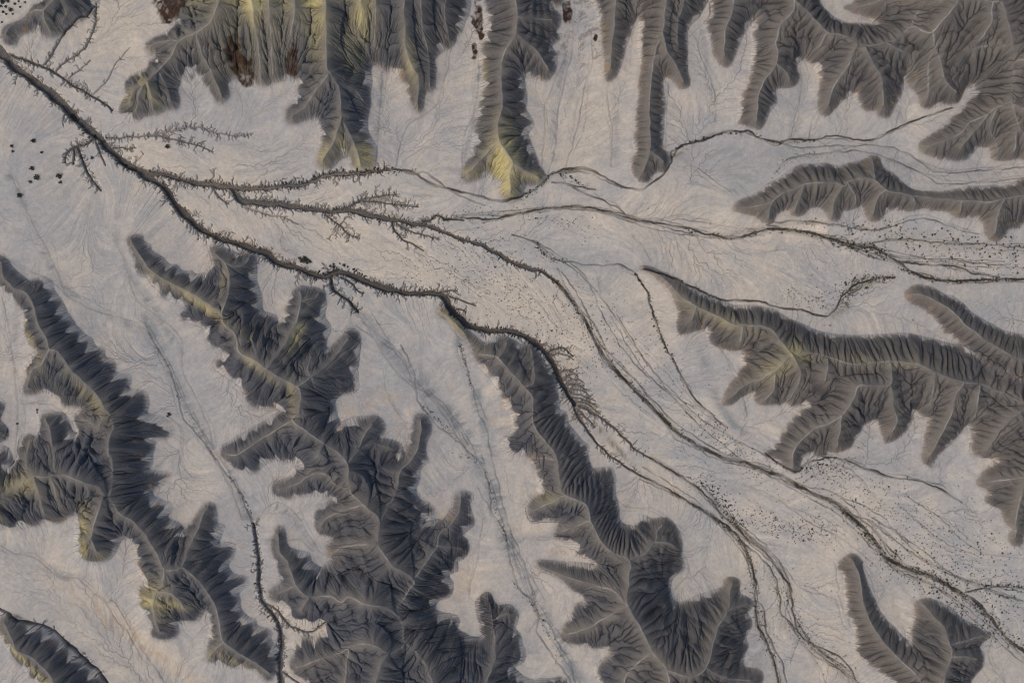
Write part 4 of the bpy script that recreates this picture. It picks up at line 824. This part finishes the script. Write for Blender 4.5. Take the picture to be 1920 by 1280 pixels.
# scattered growth: (polyline, how many, spread, mean size, label, group)
Z1 = ('sparse dark shrub on the pebbled terrace beside the long thin wash at the right edge', 'shrubs on the upper right terrace')
Z2 = ('small dark shrub scattered over the cream flat in the centre of the picture', 'shrubs on the central flat')
Z3 = ('dark shrub scattered on the broad wash in the lower right', 'shrubs on the lower right wash')
Z4 = ('dark shrub growing in the thin black wash at the far right', 'shrubs in the black wash')
Z5 = ('small dark shrub along the braided wash at the lower centre right', 'shrubs along the lower centre wash')
Z6 = ('small dark shrub beside the thin washes at the foot of the central top ridge', 'shrubs by the upper centre washes')
ZONES = [('1600,430 1680,440 1760,452 1840,465 1920,470 1990,480', 330, 14, 4.4, Z1), ('1690,470 1780,490 1860,500 1920,510', 130, 13, 3.4, Z1), ('1560,452 1600,462 1640,470 1665,485', 260, 6, 4.2, Z4), ('1690,505 1730,520 1780,527 1840,525 1920,523', 330, 1.8, 3.8, Z4),
         ('1590,530 1620,522 1675,521', 170, 4, 3.6, Z4), ('1640,528 1600,545 1580,575', 120, 8, 3.0, Z4), ('1480,555 1530,565 1570,560 1600,535', 240, 14, 2.6, Z4), ('1437,430 1480,431 1520,438 1560,450', 120, 3.5, 3.6, Z4), ('1280,428 1337,442 1380,446 1437,430', 120, 3, 3.2, Z4), ('1500,416 1560,420 1640,432', 90, 4, 3.2, Z1),
         ('880,470 960,540 1060,640 1100,690', 420, 34, 2.6, Z2), ('760,500 900,520 960,560', 150, 18, 2.4, Z2), ('1100,560 1180,660 1250,730', 160, 26, 2.4, Z2), ('1060,545 1100,610 1130,665 1170,705', 160, 7, 3.0, Z2), ('1180,715 1230,770 1290,825', 110, 4, 3.0, Z2), ('840,410 960,400 1080,420 1120,430', 120, 9, 2.6, Z6), ('1300,770 1360,830 1440,890', 200, 14, 2.6, Z3),
         ('1500,880 1600,920 1700,980 1800,1040 1900,1070', 620, 34, 3.0, Z3), ('1640,1035 1740,1080 1830,1110 1920,1140', 420, 20, 3.6, Z3), ('1560,940 1640,1015 1680,1055 1760,1085 1850,1150 1920,1220', 360, 5, 3.6, Z3), ('1400,970 1480,990 1560,1000', 260, 14, 3.0, Z3), ('1340,920 1360,950 1390,985', 160, 8, 3.4, Z3), ('1750,1110 1820,1160 1900,1200', 180, 12, 3.4, Z3),
         ('1300,900 1340,915', 60, 10, 3.0, Z3), ('1480,870 1540,880 1600,890', 120, 12, 2.8, Z3), ('1410,1060 1420,1150 1450,1240', 160, 7, 2.6, Z5), ('1450,1070 1475,1130 1500,1190 1590,1245', 200, 10, 2.6, Z5), ('1340,970 1390,1015 1405,1050', 110, 4, 2.8, Z5), ('640,330 700,322 740,320 780,325', 90, 3, 3.0, Z6), ('960,378 1010,352 1040,325 1100,350', 130, 3, 3.4, Z6),
         ('1258,298 1275,276 1347,252 1403,250 1457,268 1530,263', 190, 1.8, 3.4, Z6), ('1205,505 1280,530 1340,558', 100, 2, 3.4, Z4), ('1005,455 1025,480 1060,490', 70, 3, 3.2, Z2), ('1190,512 1205,535', 60, 1.2, 3.6, Z4), ('1217,555 1235,620 1270,690', 110, 3, 3.2, Z2), ('850,850 907,873 930,960 952,1020', 70, 2.5, 2.4, Z5), ('960,1090 1010,1153 1047,1240', 60, 3, 2.6, Z5),
         ('430,890 455,930 480,985', 50, 2, 2.6, Z5), ('100,1176 147,1216 187,1253', 70, 1.6, 2.6, Z5), ('330,740 370,810 410,860', 30, 3, 2.2, Z5), ('1432,848 1490,882 1570,857', 110, 2.5, 3.4, Z3), ('1840,1098 1890,1097 1940,1102', 70, 2, 4.2, Z3), ('1440,350 1480,300 1560,290', 60, 5, 2.0, Z6), ('860,634 885,730', 60, 2, 2.6, Z5), ('787,754 853,820', 40, 2, 2.4, Z5)]
SC = []
for pl, n, spd, sz, zn in ZONES:
    p = spline(P(pl), 1.0)
    for k in range(int(n * .85)):
        q = p[rng.integers(len(p))] + rng.normal(0, spd, 2); d = sz * .58 * rng.lognormal(-.10, .33)
        i, j = int((q[0] - X0) / G), int((q[1] - Y0) / G)
        if 0 < i < NX - 1 and 0 < j < NY - 1 and HM[j, i] < .3 and BED[j, i] < .5: SC.append((min(max(d, 1.8), 4.4), q[0], q[1], zn))
for k in range(500):                                         # a thin sprinkle over the open flats right of the gullies
    q = (rng.uniform(700, 1990), rng.uniform(380, 1270)); i, j = int((q[0] - X0) / G), int((q[1] - Y0) / G)
    if HM[j, i] < .1 and q[0] > 820 + abs(q[1] - 560) * .9 : SC.append((rng.uniform(1.3, 2.4), q[0], q[1], Z3))
SC.sort(key=lambda a: -a[0] if (0 < a[1] < 1920 and 0 < a[2] < 1280) else 0)
NIND = 300 - nsh
for d, x, y, zn in SC[:NIND]: put_shrub(x, y, d, *zn)
geos = [shrub_geo(50 + k, 34) for k in range(6)]; geos = [(np.array(v), f) for v, f in geos]
V, F, nb = [], [], 0
for d, x, y, zn in SC[NIND:]:
    v, f = geos[rng.integers(6)]; a = rng.uniform(0, 6.28); s = d * S; x, y = unproj(x, y)
    R = np.array([[math.cos(a), -math.sin(a), 0], [math.sin(a), math.cos(a), 0], [0, 0, .85]])
    V.append((v * s * 1.15) @ R.T + ((x - 960) * S, (640 - y) * S, zat(x, y))); F += [tuple(i + nb for i in q) for q in f]; nb += len(v)
o = bpy.data.objects.new('low_scrub', to_mesh('low_scrub', np.vstack(V).tolist(), F)); scene.collection.objects.link(o)
o['kind'] = 'stuff'; o['label'] = 'thin scatter of tiny dark desert scrub dotted along the washes'; o['category'] = 'scrub'
print('shrubs', nsh, len(SC), time.time() - T0)
